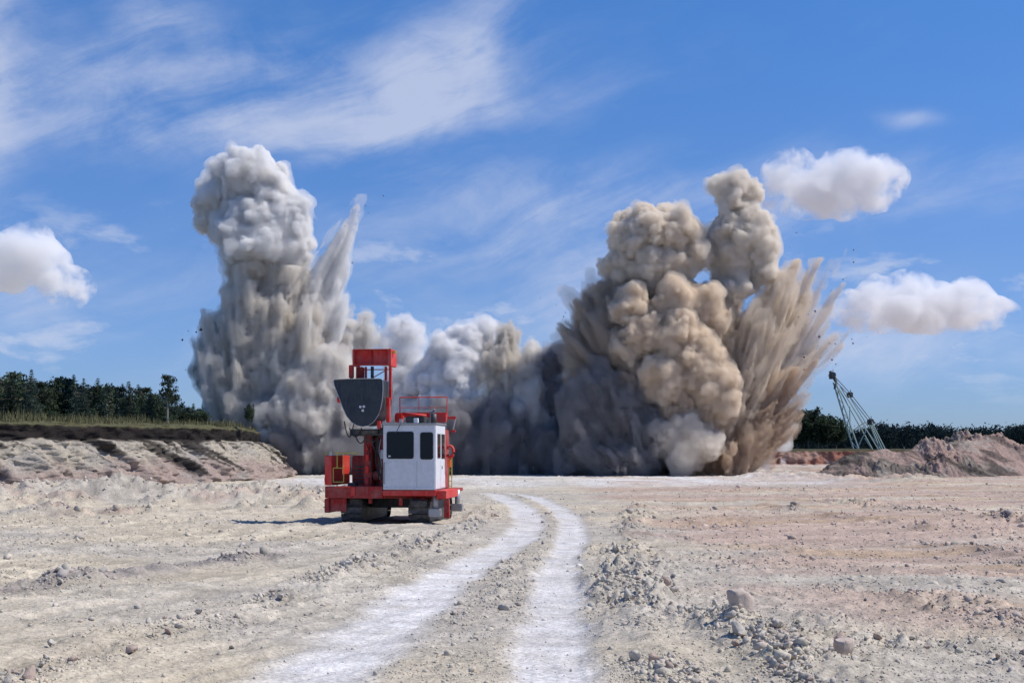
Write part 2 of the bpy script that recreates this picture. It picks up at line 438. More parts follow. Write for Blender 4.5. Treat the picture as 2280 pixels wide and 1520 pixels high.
    db = np.clip(ridge_m - 0.5, 0, 1) * ss(0.0, 0.6, fbm(x * 0.8, y * 0.8, oct=3, seed=96)) * 0.55 * ((x > 3) | (x < -5))
    c = c * (1 - db[..., None]) + brown * db[..., None]
    d, _ = seg_dist(x, y, RIDGES[3][0])
    dk = np.exp(-((d + 0.25 * fbm(x * 1.2, y * 1.2, oct=3, seed=102)) / 0.5) ** 2)[..., None] * 0.75
    c = c * (1 - dk) + np.array([0.27, 0.24, 0.225]) * dk
    far = ss(84, 104, y + 4 * fbm(x * .08, y * .02, oct=3, seed=97)) * ss(-22, -17, x) * (1 - ss(22, 32, x)) * (1 - ss(175, 195, y))
    ch = np.clip(np.maximum(trk * (0.9 + 0.22 * fbm(x * 1.1, y * 1.1, oct=4, seed=98)), 0.9 * far * (0.7 + .5 * fbm(x * .3, y * .12, oct=3, seed=99))), 0, 1)
    c = c * (1 - ch[..., None]) + chalk * ch[..., None]
    spot = 1 + 0.13 * fbm(x * 2.2, y * 2.2, oct=3, seed=100) - 0.10 * (1 - trk) * ss(0.2, 0.9, fbm(x * 0.5, y * 1.1, oct=4, seed=101))
    c = c * (spot * (1 + 0.13 * np.clip(streak, -1, 1) * (1 - trk)))[..., None]
    h = h * (1 - ss(180, 240, y))
    return h, np.clip(c, 0.02, 0.8), stony

nc = 700
t = np.linspace(-1, 1, nc)
u = 0.50 * t + 0.9 * np.sign(t) * np.clip(np.abs(t) - 0.92, 0, 1) / 0.08        # dense ahead, then out to the sides
dd = [1.0, 3, 5, 7, 9, 10.5, 11.5]
while dd[-1] < 150: dd.append(dd[-1] * 1.0046 + 0.004)
while dd[-1] < 9000: dd.append(dd[-1] * 1.06)
dd = np.array(dd)
gx = u[None, :] * (dd[:, None] + 3.0); gy = np.repeat(dd[:, None], nc, 1)
gh, gc, _ = ground_fields(gx.astype(np.float32), gy.astype(np.float32))
def ground_h(x, y):
    h, _, _ = ground_fields(np.atleast_1d(np.asarray(x, np.float32)), np.atleast_1d(np.asarray(y, np.float32)))
    return h
me = mesh_np('ground', np.stack([gx, gy, gh], -1).reshape(-1, 3), grid_faces(len(dd), nc)[:, ::1], gc.reshape(-1, 3))
ground = tag(link('ground', me, None, M['ground']), kind='structure')

# ------------------------------------------------------------------ left bank, far face and the land above
def sweep(path, profile, n_s):
    """points of a bank: path = crest line (x, y) left to right, profile = list of (out, z, step count)"""
    P = np.array(path, float); seg = np.hypot(*np.diff(P, axis=0).T); L = np.concatenate([[0], np.cumsum(seg)])
    s = np.linspace(0, L[-1], n_s)
    px = np.interp(s, L, P[:, 0]); py = np.interp(s, L, P[:, 1])
    k = np.ones(25) / 25
    sm = lambda v: np.convolve(np.pad(v, 12, mode='edge'), k, 'valid')
    px, py = sm(px), sm(py)
    tx, ty = np.gradient(px), np.gradient(py); ln = np.hypot(tx, ty)
    nx, ny = ty / ln, -tx / ln                      # outward (towards the camera for a path that runs right)
    o, z = [], []
    for (a, b, _), (c, d, k_) in zip(profile[:-1], profile[1:]):
        for i in range(k_):
            f = i / k_; o.append(a + (c - a) * f); z.append(b + (d - b) * f)
    o.append(profile[-1][0]); z.append(profile[-1][1])
    o, z = np.array(o), np.array(z)
    return s, o, z, px, py, nx, ny
s, o, z, px, py, nx, ny = sweep([(-75, 72), (-45, 80), (-35, 86), (-29.5, 95), (-24.4, 104), (-23.6, 111), (-26, 130), (-36, 160), (-62, 210)],
                               [(3.7, -0.25, 0), (0.55, 3.30, 56), (-0.12, 3.36, 4), (0.0, 4.42, 20), (-0.5, 4.62, 6), (-6, 4.8, 12), (-40, 5.2, 10)], 620)
S, O = np.meshgrid(s, o, indexing='ij'); Z = np.repeat(z[None], len(s), 0)
slope = ss(0.0, 0.4, Z) * (1 - ss(3.3, 3.45, Z)); soil = ss(3.36, 3.46, Z) * (O > -0.3)
gull = fbm(S * 0.55 + Z * 0.55, Z * 0.10, oct=4, seed=201) + 0.5 * np.abs(fbm(S * 1.3 + Z * 1.3, Z * 0.25, oct=3, seed=202))
push = slope * (0.50 * gull + 0.30 * fbm(S * 1.7, Z * 1.6, oct=4, gain=0.6, seed=203)) + soil * (0.16 * fbm(S * 1.6, Z * 1.5, oct=4, seed=204) + 0.14 * vnoise(S * 0.6, S * 0, seed=205))
push = push + ss(0.35, 0.0, Z) * 0.5 * fbm(S * 0.8, S * 0, oct=3, seed=208)
top = (O <= -0.3)
Z2 = Z + top * 0.12 * fbm(S * 0.8, O * 0.8, oct=3, seed=206) + soil * 0.05 * fbm(S * 1.7, Z * 0.4, oct=2, seed=209)
Z2 = Z2 + slope * 0.10 * fbm(S * 1.4, Z * 1.1, oct=3, seed=207)
X = px[:, None] + nx[:, None] * (O + push); Y = py[:, None] + ny[:, None] * (O + push)
sand = np.array([0.38, 0.335, 0.265]); pinkc = np.array([0.33, 0.255, 0.215]); greyc = np.array([0.31, 0.285, 0.255]); soilc = np.array([0.028, 0.023, 0.021]); turf = np.array([0.10, 0.095, 0.05])
pk = ss(2.3, 0.9, Z + 0.7 * fbm(S * 0.35, Z * 0.6, oct=3, seed=211))
c = sand * (1 - pk[..., None]) + pinkc * pk[..., None]
gk = ss(0.1, 0.9, fbm(S * 0.4 - Z * 0.3, Z * 0.7, oct=4, seed=212))[..., None] * 0.6
c = c * (1 - gk) + greyc * gk
# dark slanting tongues down the face, in the soil colour
T = S - Z * -1.35
tongue = ss(0.12, 0.42, fbm(T * 0.42, Z * 0.16, oct=5, gain=0.62, seed=213) + 0.50 * fbm(T * 1.5, Z * 0.35, oct=4, gain=0.6, seed=214) - 0.40 * (3.0 - Z) / 2.0 + 0.11) * ss(0.4, 1.0, Z)
c = c * (1 - tongue[..., None] * 0.9) + soilc * tongue[..., None] * 0.9
sk = ss(3.28, 3.42, Z + 0.12 * fbm(S * 1.3, Z * 0, oct=3, seed=215))[..., None]
c = c * (1 - sk) + soilc * sk
tk = ss(4.25, 4.42, Z + 0.08 * fbm(S * 3, Z * 3, oct=2, seed=216))[..., None]
c = c * (1 - tk) + turf * tk
bank = tag(link('earth_bank', mesh_np('earth_bank', np.stack([X, Y, Z2], -1).reshape(-1, 3), grid_faces(len(s), len(o)), c.reshape(-1, 3)), None, M['bank']), kind='structure')
crest = np.stack([px, py, nx, ny], -1)

s, o, z, px, py, nx, ny = sweep([(-30, 215), (10, 208), (38, 205), (62, 207), (90, 200), (140, 180)],
                               [(3.0, -0.2, 0), (1.2, 0.3, 6), (0.7, 0.5, 4), (0.15, 2.5, 20), (-0.3, 2.75, 5), (-8, 2.9, 4), (-500, 3.4, 8), (-1500, 5.0, 3)], 700)
S, O = np.meshgrid(s, o, indexing='ij'); Z = np.repeat(z[None], len(s), 0)
face = ss(0.1, 0.5, Z) * (1 - ss(2.5, 2.75, Z))
push = face * (0.55 * np.abs(fbm(S * 0.5, Z * 0.15, oct=4, seed=221)) + 0.15 * fbm(S * 1.8, Z * 1.5, oct=3, seed=222))
Z2 = Z + ss(0, -0.3, O) * 0.12 * fbm(S * 0.8, O * 0.8, oct=2, seed=223)
X = px[:, None] + nx[:, None] * (O + push); Y = py[:, None] + ny[:, None] * (O + push)
redc = np.array([0.30, 0.135, 0.095]); lightr = np.array([0.42, 0.27, 0.20]); chalk = np.array([0.62, 0.56, 0.50])
a = ss(-0.3, 0.6, fbm(S * 0.45, Z * 0.5, oct=4, seed=224))[..., None]
c = redc * (1 - a) + lightr * a
a = (ss(0.75, 1.0, fbm(S * 0.25, Z * 0.25, oct=3, seed=225)) * 0.8)[..., None]
c = c * (1 - a) + chalk * a
a = ss(0.55, 0.25, Z)[..., None]; c = c * (1 - a) + np.array([0.5, 0.42, 0.35]) * a
a = ss(2.35, 2.65, Z + .1 * fbm(S * 1.2, Z, oct=2, seed=226))[..., None]; c = c * (1 - a) + np.array([0.07, 0.065, 0.035]) * a
tag(link('quarry_face', mesh_np('quarry_face', np.stack([X, Y, Z2], -1).reshape(-1, 3), grid_faces(len(s), len(o)), c.reshape(-1, 3)), None, M['bank']), kind='structure')

# ------------------------------------------------------------------ spoil heaps on the right
def heap(name, label, cx, cy, wx, wy, peaks, seed, tint):
    n_x, n_y = 240, 110
    xs = np.linspace(-wx, wx, n_x); ys = np.linspace(-wy, wy, n_y)
    X, Y = np.meshgrid(xs, ys, indexing='ij')
    H = np.full_like(X, -1.0)
    wxn = 0.35 * fbm(X * .4, Y * .4, oct=3, seed=seed)
    for (ax, ay, r, hh) in peaks:
        d = np.hypot(X - ax + wxn, (Y - ay) * 1.1 + wxn)
        f_ = hh * (1.22 - np.sqrt((d / r) ** 2 + 0.055)) * 0.98
        H = np.where(np.abs(H - f_) < 0.5, np.maximum(H, f_) + (0.5 - np.abs(H - f_)) ** 2 * 0.5, np.maximum(H, f_))
    edge = np.clip(H, -0.6, 9)
    det = 0.40 * fbm(X * 0.55, Y * 0.55, oct=5, gain=0.6, seed=seed + 1) + 0.22 * np.abs(fbm(X * 1.7, Y * 1.7, oct=4, gain=0.6, seed=seed + 2))
    lumpy = ss(-.2, .5, fbm(X * .22, Y * .22, oct=2, seed=seed + 9))
    H = edge + det * np.clip(edge + 0.4, 0, 1) * (0.35 + 1.0 * lumpy)
    brown = np.array([0.18, 0.15, 0.125]); pinkh = np.array([0.36, 0.255, 0.21]); light = np.array([0.36, 0.31, 0.255]); dark = np.array([0.055, 0.046, 0.04])
    a = ss(-0.25, 0.35, fbm(X * 0.22 + 3, Y * 0.22, oct=4, seed=seed + 3) + tint(X, Y))[..., None]
    c = brown * (1 - a) + pinkh * a
    a = ss(0.15, 0.6, fbm(X * 0.5, Y * 0.5 + H * .4, oct=4, seed=seed + 4))[..., None] * 0.7; c = c * (1 - a) + light * a
    a = ss(0.25, 0.7, fbm(X * 0.4 + H * .6, Y * 0.4, oct=4, seed=seed + 5))[..., None] * 0.8 * (1 - 0.7 * ss(0, .5, tint(X, Y)))[..., None]; c = c * (1 - a) + dark * a
    o_ = link(name, mesh_np(name, np.stack([X, Y, H], -1).reshape(-1, 3), grid_faces(n_x, n_y)[:, ::-1], c.reshape(-1, 3)), None, M['heap'])
    o_.location = (cx, cy, 0)
    return tag(o_, label, 'heap', 'spoil heaps on the right')
hx = lambda px_, d_: (px_ - CX) / F_PX * d_
heap('spoil_heap', 'tall smooth pinkish spoil heap at the right edge, before the far wood', hx(2180, 134), 134, 11, 8.5,
     [(-0.8, 0, 7.6, 4.25), (1.6, 0.5, 7.2, 4.1), (4.0, 0.5, 7.0, 3.2), (-4.0, 1.0, 4.5, 2.9)], 300, lambda X, Y: 0.10 + 0.09 * X)
heap('spoil_heap', 'lumpy dark brown spoil heap in front of the dragline boom', hx(1985, 128), 128, 9.5, 6,
     [(-3.0, 0, 4.2, 2.55), (-0.6, 0.4, 4.0, 2.75), (1.9, -0.2, 4.2, 2.6), (4.6, 0.4, 4.6, 3.6), (-5.2, -.2, 2.6, 1.2), (3.4, -2.2, 3.0, 1.6), (6.5, -2.0, 3.2, 1.5)], 320, lambda X, Y: -0.30 + 0.0 * X)

# ------------------------------------------------------------------ blast plumes
def surface_nets(Fd, iso, org, vox):
    Fv = Fd - iso
    nx_, ny_, nz_ = Fv.shape
    sg = Fv < 0
    cnt = np.zeros((nx_ - 1, ny_ - 1, nz_ - 1), np.int8)
    sl = lambda a, d_: slice(d_, a - 1 + d_)
    for i in (0, 1):
        for j in (0, 1):
            for k in (0, 1):
                cnt += sg[sl(nx_, i), sl(ny_, j), sl(nz_, k)]
    mixed = (cnt > 0) & (cnt < 8)
    ci, cj, ck = np.nonzero(mixed)
    idx = np.full(mixed.shape, -1, np.int32); idx[ci, cj, ck] = np.arange(len(ci))
    acc = np.zeros((len(ci), 3), np.float32); num = np.zeros(len(ci), np.float32)
    for ax in range(3):
        for b in (0, 1):
            for c_ in (0, 1):
                off = [0, 0, 0]; oth = [q for q in range(3) if q != ax]
                off[oth[0]] = b; off[oth[1]] = c_
                off2 = list(off); off2[ax] = 1
                f0 = Fv[ci + off[0], cj + off[1], ck + off[2]]; f1 = Fv[ci + off2[0], cj + off2[1], ck + off2[2]]
                m_ = (f0 < 0) != (f1 < 0)
                tt = np.where(m_, f0 / np.where(m_, f0 - f1, 1), 0)
                p = np.zeros((len(ci), 3), np.float32); p[:] = off; p[:, ax] = tt
                acc += p * m_[:, None]; num += m_
    vts = (np.stack([ci, cj, ck], -1) + acc / num[:, None]) * vox + org
    faces = []
    for ax in range(3):
        a_ = [slice(None)] * 3; b_ = [slice(None)] * 3
        a_[ax] = slice(0, -1); b_[ax] = slice(1, None)
        s0, s1 = sg[tuple(a_)], sg[tuple(b_)]
        ch_ = s0 != s1
        o1, o2 = [(1, 2), (2, 0), (0, 1)][ax]
        e = np.array(np.nonzero(ch_)).T
        ok = (e[:, o1] > 0) & (e[:, o2] > 0) & (e[:, o1] < Fv.shape[o1] - 1) & (e[:, o2] < Fv.shape[o2] - 1)
        e = e[ok]
        d1 = np.zeros(3, int); d1[o1] = 1; d2 = np.zeros(3, int); d2[o2] = 1
        q = [e - d1 - d2, e - d2, e, e - d1]
        q = np.stack([idx[tuple(v.T)] for v in q], -1)
        flip = ~s0[tuple(e.T)]
        q[flip] = q[flip][:, ::-1]
        faces.append(q)
    return vts, np.concatenate(faces)

class Plume:
    def __init__(s, seed):
        s.rg = np.random.default_rng(seed); s.seed = seed; s.el = []      # centre, axis, half length, radius
    def ball(s, c, r, l1=22, l2=9, up=0.15, k1=(0.16, 0.58), k2=(0.22, 0.55), squash=1.0):
        """one billow and two generations of smaller billows on its skin; r = (rx, ry, rz)"""
        c = np.array(c, float); r = np.array(r if hasattr(r, '__len__') else (r, r, r), float)
        if l1: r = r * 0.88
        s.el.append((c, None, r, 0))
        for _ in range(l1):
            d = s.rg.normal(size=3); d[2] += up; d /= np.linalg.norm(d)
            r1 = r.min() * s.rg.uniform(*k1)
            c1 = c + d * (r - 0.35 * r1)
            s.el.append((c1, None, r1 * s.rg.uniform(0.8, 1.25, 3), 1))
            for _ in range(l2):
                e = s.rg.normal(size=3) + d * 0.9; e /= np.linalg.norm(e)
                r2 = r1 * s.rg.uniform(*k2)
                s.el.append((c1 + e * (r1 - 0.3 * r2), None, np.array([r2] * 3), 2))
        return s
    def spindle(s, a, b, r):
        a, b = np.array(a, float), np.array(b, float)
        ax = b - a; L = np.linalg.norm(ax) / 2; r = min(r, 0.45 * L)
        s.el.append(((a + b) / 2, ax / (2 * L), np.array([L, r, r]), 3))
    def jet(s, a, b, r0, r1, n=60, spread=0.35, thick=(0.12, 0.3)):
        """a bundle of drawn-out streaks from a (radius r0) to b (radius r1), ragged at the tip"""
        a, b = np.array(a, float), np.array(b, float)
        ax = b - a; L = np.linalg.norm(ax); ax = ax / L
        for _ in range(n):
            v = s.rg.normal(size=3); v -= ax * v.dot(ax); v /= (np.linalg.norm(v) + 1e-6)
            q = abs(s.rg.normal()) * 0.6
            t0 = s.rg.uniform(-0.1, 0.75); t1 = min(t0 + s.rg.uniform(0.28, 0.75), s.rg.uniform(0.7, 1.02) if q > .35 else 1.0)
            if t1 - t0 < 0.1: t0 = t1 - 0.2
            rr = lambda t_: r0 + (r1 - r0) * t_
            p0 = a + ax * L * t0 + v * q * rr(t0); p1 = a + ax * L * t1 + v * q * rr(t1) * (1 + spread * 0.3)
            s.spindle(p0, p1, max(0.10, s.rg.uniform(*thick) * (rr(t0) + rr(t1)) * 0.5))
        s.spindle(a - ax * 0.5, a + ax * L * 0.9, max(0.15, 0.55 * (r0 + r1) / 2))
    def build(s, vox, warp=0.35, wfreq=0.4, veil=0.55, fine=0.20, margin=1.5, floor=-0.3, inset=0.5, grow=0.0, streak=None):
        C = np.array([e[0] for e in s.el]); R = np.array([e[2].max() for e in s.el])
        lo = (C - R[:, None]).min(0) - margin - warp; hi = (C + R[:, None]).max(0) + margin + warp
        lo[2] = max(lo[2], floor - 3 * vox)
        n_ = np.ceil((hi - lo) / vox).astype(int) + 1
        ax = [lo[i] + vox * np.arange(n_[i]) for i in range(3)]
        X, Y, Z = np.meshgrid(*ax, indexing='ij')
        X = X.astype(np.float32); Y = Y.astype(np.float32); Z = Z.astype(np.float32)
        st_ = 3
        cax = [lo[i] + vox * st_ * np.arange((n_[i] - 1) // st_ + 2) for i in range(3)]
        CXg, CYg, CZg = [q.astype(np.float32) for q in np.meshgrid(*cax, indexing='ij')]
        def refine(a):                      # linear refinement of the coarse lattice, one axis after another
            for i in range(3):
                q = np.arange(n_[i]) / st_; q0 = q.astype(int); f_ = (q - q0).astype(np.float32)
                sh = [1, 1, 1]; sh[i] = -1; f_ = f_.reshape(sh)
                a = np.take(a, q0, i) * (1 - f_) + np.take(a, q0 + 1, i) * f_
            return a
        def wn(k, f):
            return refine(vnoise(CXg * f + k * 31.7, CYg * f + k * 3.3, CZg * f - k * 7.1, s.seed + k))
        PX = X + warp * wn(1, wfreq) + 0.4 * warp * wn(4, wfreq * 2.7)
        PY = Y + warp * wn(2, wfreq) + 0.4 * warp * wn(5, wfreq * 2.7)
        PZ = Z + warp * wn(3, wfreq) + 0.4 * warp * wn(6, wfreq * 2.7)
        Fd = np.full(X.shape, margin, np.float32)
        for c, axv, r, lev in s.el:
            if axv is None: ext = r
            else: ext = np.abs(axv) * r[0] + r[1]
            a = np.maximum(np.floor((c - ext - margin * (0.9 if lev < 2 else 0.6) - warp - lo) / vox).astype(int), 0)
            b = np.minimum(np.ceil((c + ext + margin * (0.9 if lev < 2 else 0.6) + warp - lo) / vox).astype(int) + 1, n_)
            if (b <= a).any(): continue
            sl = tuple(slice(a[i], b[i]) for i in range(3))
            dx, dy, dz = PX[sl] - c[0], PY[sl] - c[1], PZ[sl] - c[2]
            if axv is None:
                k = np.sqrt((dx / r[0]) ** 2 + (dy / r[1]) ** 2 + (dz / r[2]) ** 2)
                d = (k - 1) * r.min()
            else:
                tt = dx * axv[0] + dy * axv[1] + dz * axv[2]
                pp = dx * dx + dy * dy + dz * dz - tt * tt
                k = np.sqrt((tt / r[0]) ** 2 + pp / r[1] ** 2)
                d = (k - 1) * r[1]
            Fd[sl] = np.minimum(Fd[sl], d)
        if fine:
            near = np.abs(Fd) < 0.8
            xs, ys, zs = X[near], Y[near], Z[near]
            b1 = np.abs(vnoise(xs * 1.3, ys * 1.3, zs * 1.3, s.seed + 20)) + 0.55 * np.abs(vnoise(xs * 2.7, ys * 2.7, zs * 2.7, s.seed + 21)) + 0.3 * vnoise(xs * 4.6, ys * 4.6, zs * 4.6, s.seed + 22)
            Fd[near] -= fine * (b1 - 0.4) * 1.6
            if streak:      # furrows that run outward from the place of the charge
                (ox, oy, oz), amp, kk = streak
                vx, vy, vz = xs - ox, ys - oy, zs - oz
                rr = np.sqrt(vx * vx + vy * vy + vz * vz)
                Fd[near] -= amp * fbm(vx / rr * kk + rr * 0.05, vy / rr * kk, vz / rr * kk + rr * 0.04, oct=3, gain=0.6, seed=s.seed + 25)
        for a_ in range(3):
            sl = [slice(None)] * 3
            for e in (0, -1):
                sl[a_] = e; Fd[tuple(sl)] = margin
        core = surface_nets(np.pad(Fd[::2, ::2, ::2], 1, constant_values=margin), -inset, lo - 2 * vox, vox * 2)
        out_ = [core, surface_nets(Fd, grow, lo, vox)]
        if veil:        # thin ragged dust round the billows: torn open in places, reaching out in others
            Fc = Fd[::2, ::2, ::2].copy()
            Xc, Yc, Zc = X[::2, ::2, ::2], Y[::2, ::2, ::2], Z[::2, ::2, ::2]
            nn = fbm(Xc * 0.5, Yc * 0.5, Zc * 0.42, oct=3, gain=0.6, seed=s.seed + 30)
            Fc = Fc - veil * (0.55 + 1.25 * nn)
            Fc[np.abs(Fc) < 1e-4] = 1e-4
            Fc = np.pad(Fc, 1, constant_values=margin)
            out_.append(surface_nets(Fc, 0.0, lo - 2 * vox, vox * 2))
        return out_
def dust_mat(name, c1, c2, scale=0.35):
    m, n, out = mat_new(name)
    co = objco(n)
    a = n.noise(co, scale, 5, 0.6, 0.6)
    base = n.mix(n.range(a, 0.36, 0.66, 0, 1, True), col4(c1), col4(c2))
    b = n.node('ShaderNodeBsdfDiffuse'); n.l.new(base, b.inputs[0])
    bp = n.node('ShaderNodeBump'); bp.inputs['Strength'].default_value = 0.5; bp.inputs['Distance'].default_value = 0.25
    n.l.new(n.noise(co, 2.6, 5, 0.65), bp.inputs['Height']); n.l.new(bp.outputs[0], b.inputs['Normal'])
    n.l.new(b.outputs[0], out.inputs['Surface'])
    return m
def veil_mat(name, c, dens):
    m, n, out = mat_new(name)
    v = n.node('ShaderNodeVolumePrincipled')
    v.inputs['Color'].default_value = col4(c); v.inputs['Absorption Color'].default_value = (0, 0, 0, 1)
    v.inputs['Density'].default_value = dens; v.inputs['Anisotropy'].default_value = 0.0
    n.l.new(v.outputs[0], out.inputs['Volume'])
    return m
def make_plume(name, label, P, vox, c1, c2, veil_c, dens, thin=0.6, **kw):
    parts = P.build(vox, **kw)
    loc = np.array([parts[0][0][:, 0].mean(), parts[0][0][:, 1].mean(), 0.0])
    root = tag(empty(name, tuple(loc)), label, 'dust cloud', 'dust plumes of the blast')
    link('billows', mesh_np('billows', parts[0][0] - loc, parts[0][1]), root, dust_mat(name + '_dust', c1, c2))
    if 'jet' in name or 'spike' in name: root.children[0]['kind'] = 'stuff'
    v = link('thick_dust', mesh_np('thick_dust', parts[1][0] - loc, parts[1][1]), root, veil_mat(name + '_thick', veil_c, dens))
    v['kind'] = 'stuff'
    if len(parts) > 2:
        v = link('thin_dust', mesh_np('thin_dust', parts[2][0] - loc, parts[2][1]), root, veil_mat(name + '_veil', veil_c, thin))
        v['kind'] = 'stuff'
    return root

DL = 138.0; mp = DL / F_PX
def B(P, px_, py_, rx, rz, dy=0.0, ry=None, d=DL, **kw):
    k = d / F_PX
    c = W(px_, py_, d); c[1] += dy
    P.ball(c, (rx * k, (ry or rx) * k, rz * k), **kw)
def J(P, a, b, ra, rb, da=0.0, db=0.0, d=DL, **kw):
    k = d / F_PX
    p, q = W(a[0], a[1], d), W(b[0], b[1], d); p[1] += da; q[1] += db
    P.jet(p, q, ra * k, rb * k, **kw)

# left plume: a white mushroom head on a grey column
P = Plume(11)
for a in [(560, 400, 78, 62, -1), (500, 440, 58, 60, 0), (610, 430, 48, 60, -1), (560, 480, 90, 70, 0), (630, 500, 58, 66, -1.5), (480, 480, 44, 44, 0.5), (580, 560, 78, 42, -2), (650, 560, 42, 52, -1), (540, 530, 52, 30, -2.5)]:
    B(P, *a, l1=26, l2=10)
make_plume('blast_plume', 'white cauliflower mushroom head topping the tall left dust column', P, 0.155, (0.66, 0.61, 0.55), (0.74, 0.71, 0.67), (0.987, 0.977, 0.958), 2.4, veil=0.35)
P = Plume(12)
for a in [(585, 610, 66, 80, 0.0), (545, 655, 44, 70, 0.6), (650, 660, 50, 80, 0), (506, 785, 62, 95, 0), (590, 760, 80, 120, -0.5), (670, 770, 62, 100, 0), (510, 880, 58, 100, 0), (590, 890, 85, 110, -1), (690, 880, 76, 100, -1), (640, 980, 90, 80, 0), (540, 960, 66, 80, 0.5)]:
    B(P, *a, l1=16, l2=6)
for a, b, r0, r1 in [((560, 1040), (560, 640), 40, 24), ((510, 980), (484, 730), 36, 20), ((620, 1000), (640, 640), 40, 24), ((525, 960), (542, 680), 30, 20), ((570, 980), (585, 690), 26, 20), ((690, 900), (700, 700), 30, 22)]:
    J(P, a, b, r0, r1, da=-3, db=-3.2, n=50, thick=(0.15, 0.40))
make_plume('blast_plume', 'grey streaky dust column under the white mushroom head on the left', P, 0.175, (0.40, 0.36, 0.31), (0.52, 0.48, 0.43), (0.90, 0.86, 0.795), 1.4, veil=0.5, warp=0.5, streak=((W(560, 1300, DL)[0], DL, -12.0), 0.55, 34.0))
P = Plume(13)
J(P, (680, 720), (798, 456), 46, 7, n=160, thick=(0.10, 0.26))
J(P, (690, 760), (770, 560), 46, 16, n=40, thick=(0.25, 0.5))
make_plume('dust_spike', 'pale grey dust spike slanting up to the right beside the mushroom head', P, 0.155, (0.48, 0.44, 0.39), (0.58, 0.54, 0.49), (0.965, 0.95, 0.925), 2.0, thin=0.4, veil=0.2, warp=0.12, fine=0.08)
P = Plume(14)
for a in [(740, 860, 66, 70, -3), (690, 920, 70, 70, -3.5), (750, 950, 70, 80, -2.5), (640, 950, 44, 60, -4), (700, 840, 36, 44, -2), (760, 780, 30, 40, 1), (800, 740, 30, 56, 2), (720, 1010, 90, 50, -2)]:
    B(P, *a, l1=22, l2=8)
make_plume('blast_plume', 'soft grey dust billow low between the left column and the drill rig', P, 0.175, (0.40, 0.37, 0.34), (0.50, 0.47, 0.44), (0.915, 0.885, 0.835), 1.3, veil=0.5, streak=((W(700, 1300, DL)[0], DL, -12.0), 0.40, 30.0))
# the row in the middle
P = Plume(15)
for a in [(902, 735, 36, 32, 3), (880, 790, 34, 40, 3), (905, 830, 44, 50, 3), (890, 900, 60, 70, 3), (860, 760, 20, 18, 3)]:
    B(P, *a, l1=20, l2=6)
make_plume('blast_plume', 'small pale grey puff rising just right of the drill mast', P, 0.175, (0.58, 0.56, 0.54), (0.64, 0.62, 0.60), (0.965, 0.96, 0.955), 0.8, veil=0.6)
P = Plume(16)
for a in [(1000, 790, 44, 40, 0), (1040, 760, 36, 34, 0), (1080, 740, 26, 34, 1), (985, 840, 52, 50, -0.5), (1030, 830, 44, 52, -1), (950, 860, 50, 46, 0.5), (1010, 890, 56, 44, -1), (940, 920, 54, 50, 0)]:
    B(P, *a, l1=26, l2=10)
make_plume('blast_plume', 'bright white cauliflower dust head right of the drill rig', P, 0.155, (0.62, 0.60, 0.57), (0.70, 0.68, 0.66), (0.988, 0.983, 0.976), 2.4, veil=0.35)
P = Plume(17)
for a in [(1130, 760, 26, 38, -1), (1120, 820, 40, 60, -1.2), (1130, 900, 52, 80, -1), (1100, 960, 52, 90, -1), (1160, 870, 32, 60, -1)]:
    B(P, *a, l1=18, l2=7)
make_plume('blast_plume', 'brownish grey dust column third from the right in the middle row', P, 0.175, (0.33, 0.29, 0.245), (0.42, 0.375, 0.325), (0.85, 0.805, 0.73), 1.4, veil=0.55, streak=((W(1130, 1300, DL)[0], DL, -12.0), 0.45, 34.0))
P = Plume(18)
for a in [(1185, 800, 26, 34, 0.5), (1180, 870, 34, 50, -1), (1165, 900, 34, 50, -2), (1190, 950, 40, 70, -1)]:
    B(P, *a, l1=20, l2=7)
J(P, (1185, 1040), (1180, 880), 30, 20, n=20, da=-2.5, db=-2.5, thick=(.3, .5))
make_plume('blast_plume', 'narrow beige dust puff between the brown and the dark column', P, 0.175, (0.50, 0.45, 0.385), (0.56, 0.51, 0.45), (0.965, 0.945, 0.91), 1.6, veil=0.5, streak=((W(1185, 1300, DL)[0], DL, -12.0), 0.40, 34.0))
P = Plume(19)
for a in [(1225, 810, 36, 36, 0.5), (1245, 790, 20, 20, 0.5), (1205, 830, 26, 36, 0), (1225, 880, 36, 60, 0), (1225, 970, 44, 90, 0)]:
    B(P, *a, l1=20, l2=6)
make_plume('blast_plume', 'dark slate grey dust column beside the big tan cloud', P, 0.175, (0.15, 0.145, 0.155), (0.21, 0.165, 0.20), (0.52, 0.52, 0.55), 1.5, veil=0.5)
# dust curtain along the foot of the row, its dark colour standing for shade
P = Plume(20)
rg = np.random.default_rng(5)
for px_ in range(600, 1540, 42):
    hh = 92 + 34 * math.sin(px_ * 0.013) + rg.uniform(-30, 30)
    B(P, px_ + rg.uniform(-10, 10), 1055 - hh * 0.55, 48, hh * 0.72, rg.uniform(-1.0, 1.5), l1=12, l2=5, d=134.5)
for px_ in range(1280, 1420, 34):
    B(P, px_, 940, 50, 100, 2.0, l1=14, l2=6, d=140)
make_plume('shade_dust_curtain', 'dark dust curtain along the ground behind the drill rig, shade put into its colour', P, 0.26, (0.105, 0.10, 0.105), (0.17, 0.158, 0.152), (0.45, 0.44, 0.455), 1.1, veil=0.6, streak=((W(1070, 1700, DL)[0], DL, -30.0), 0.45, 60.0))
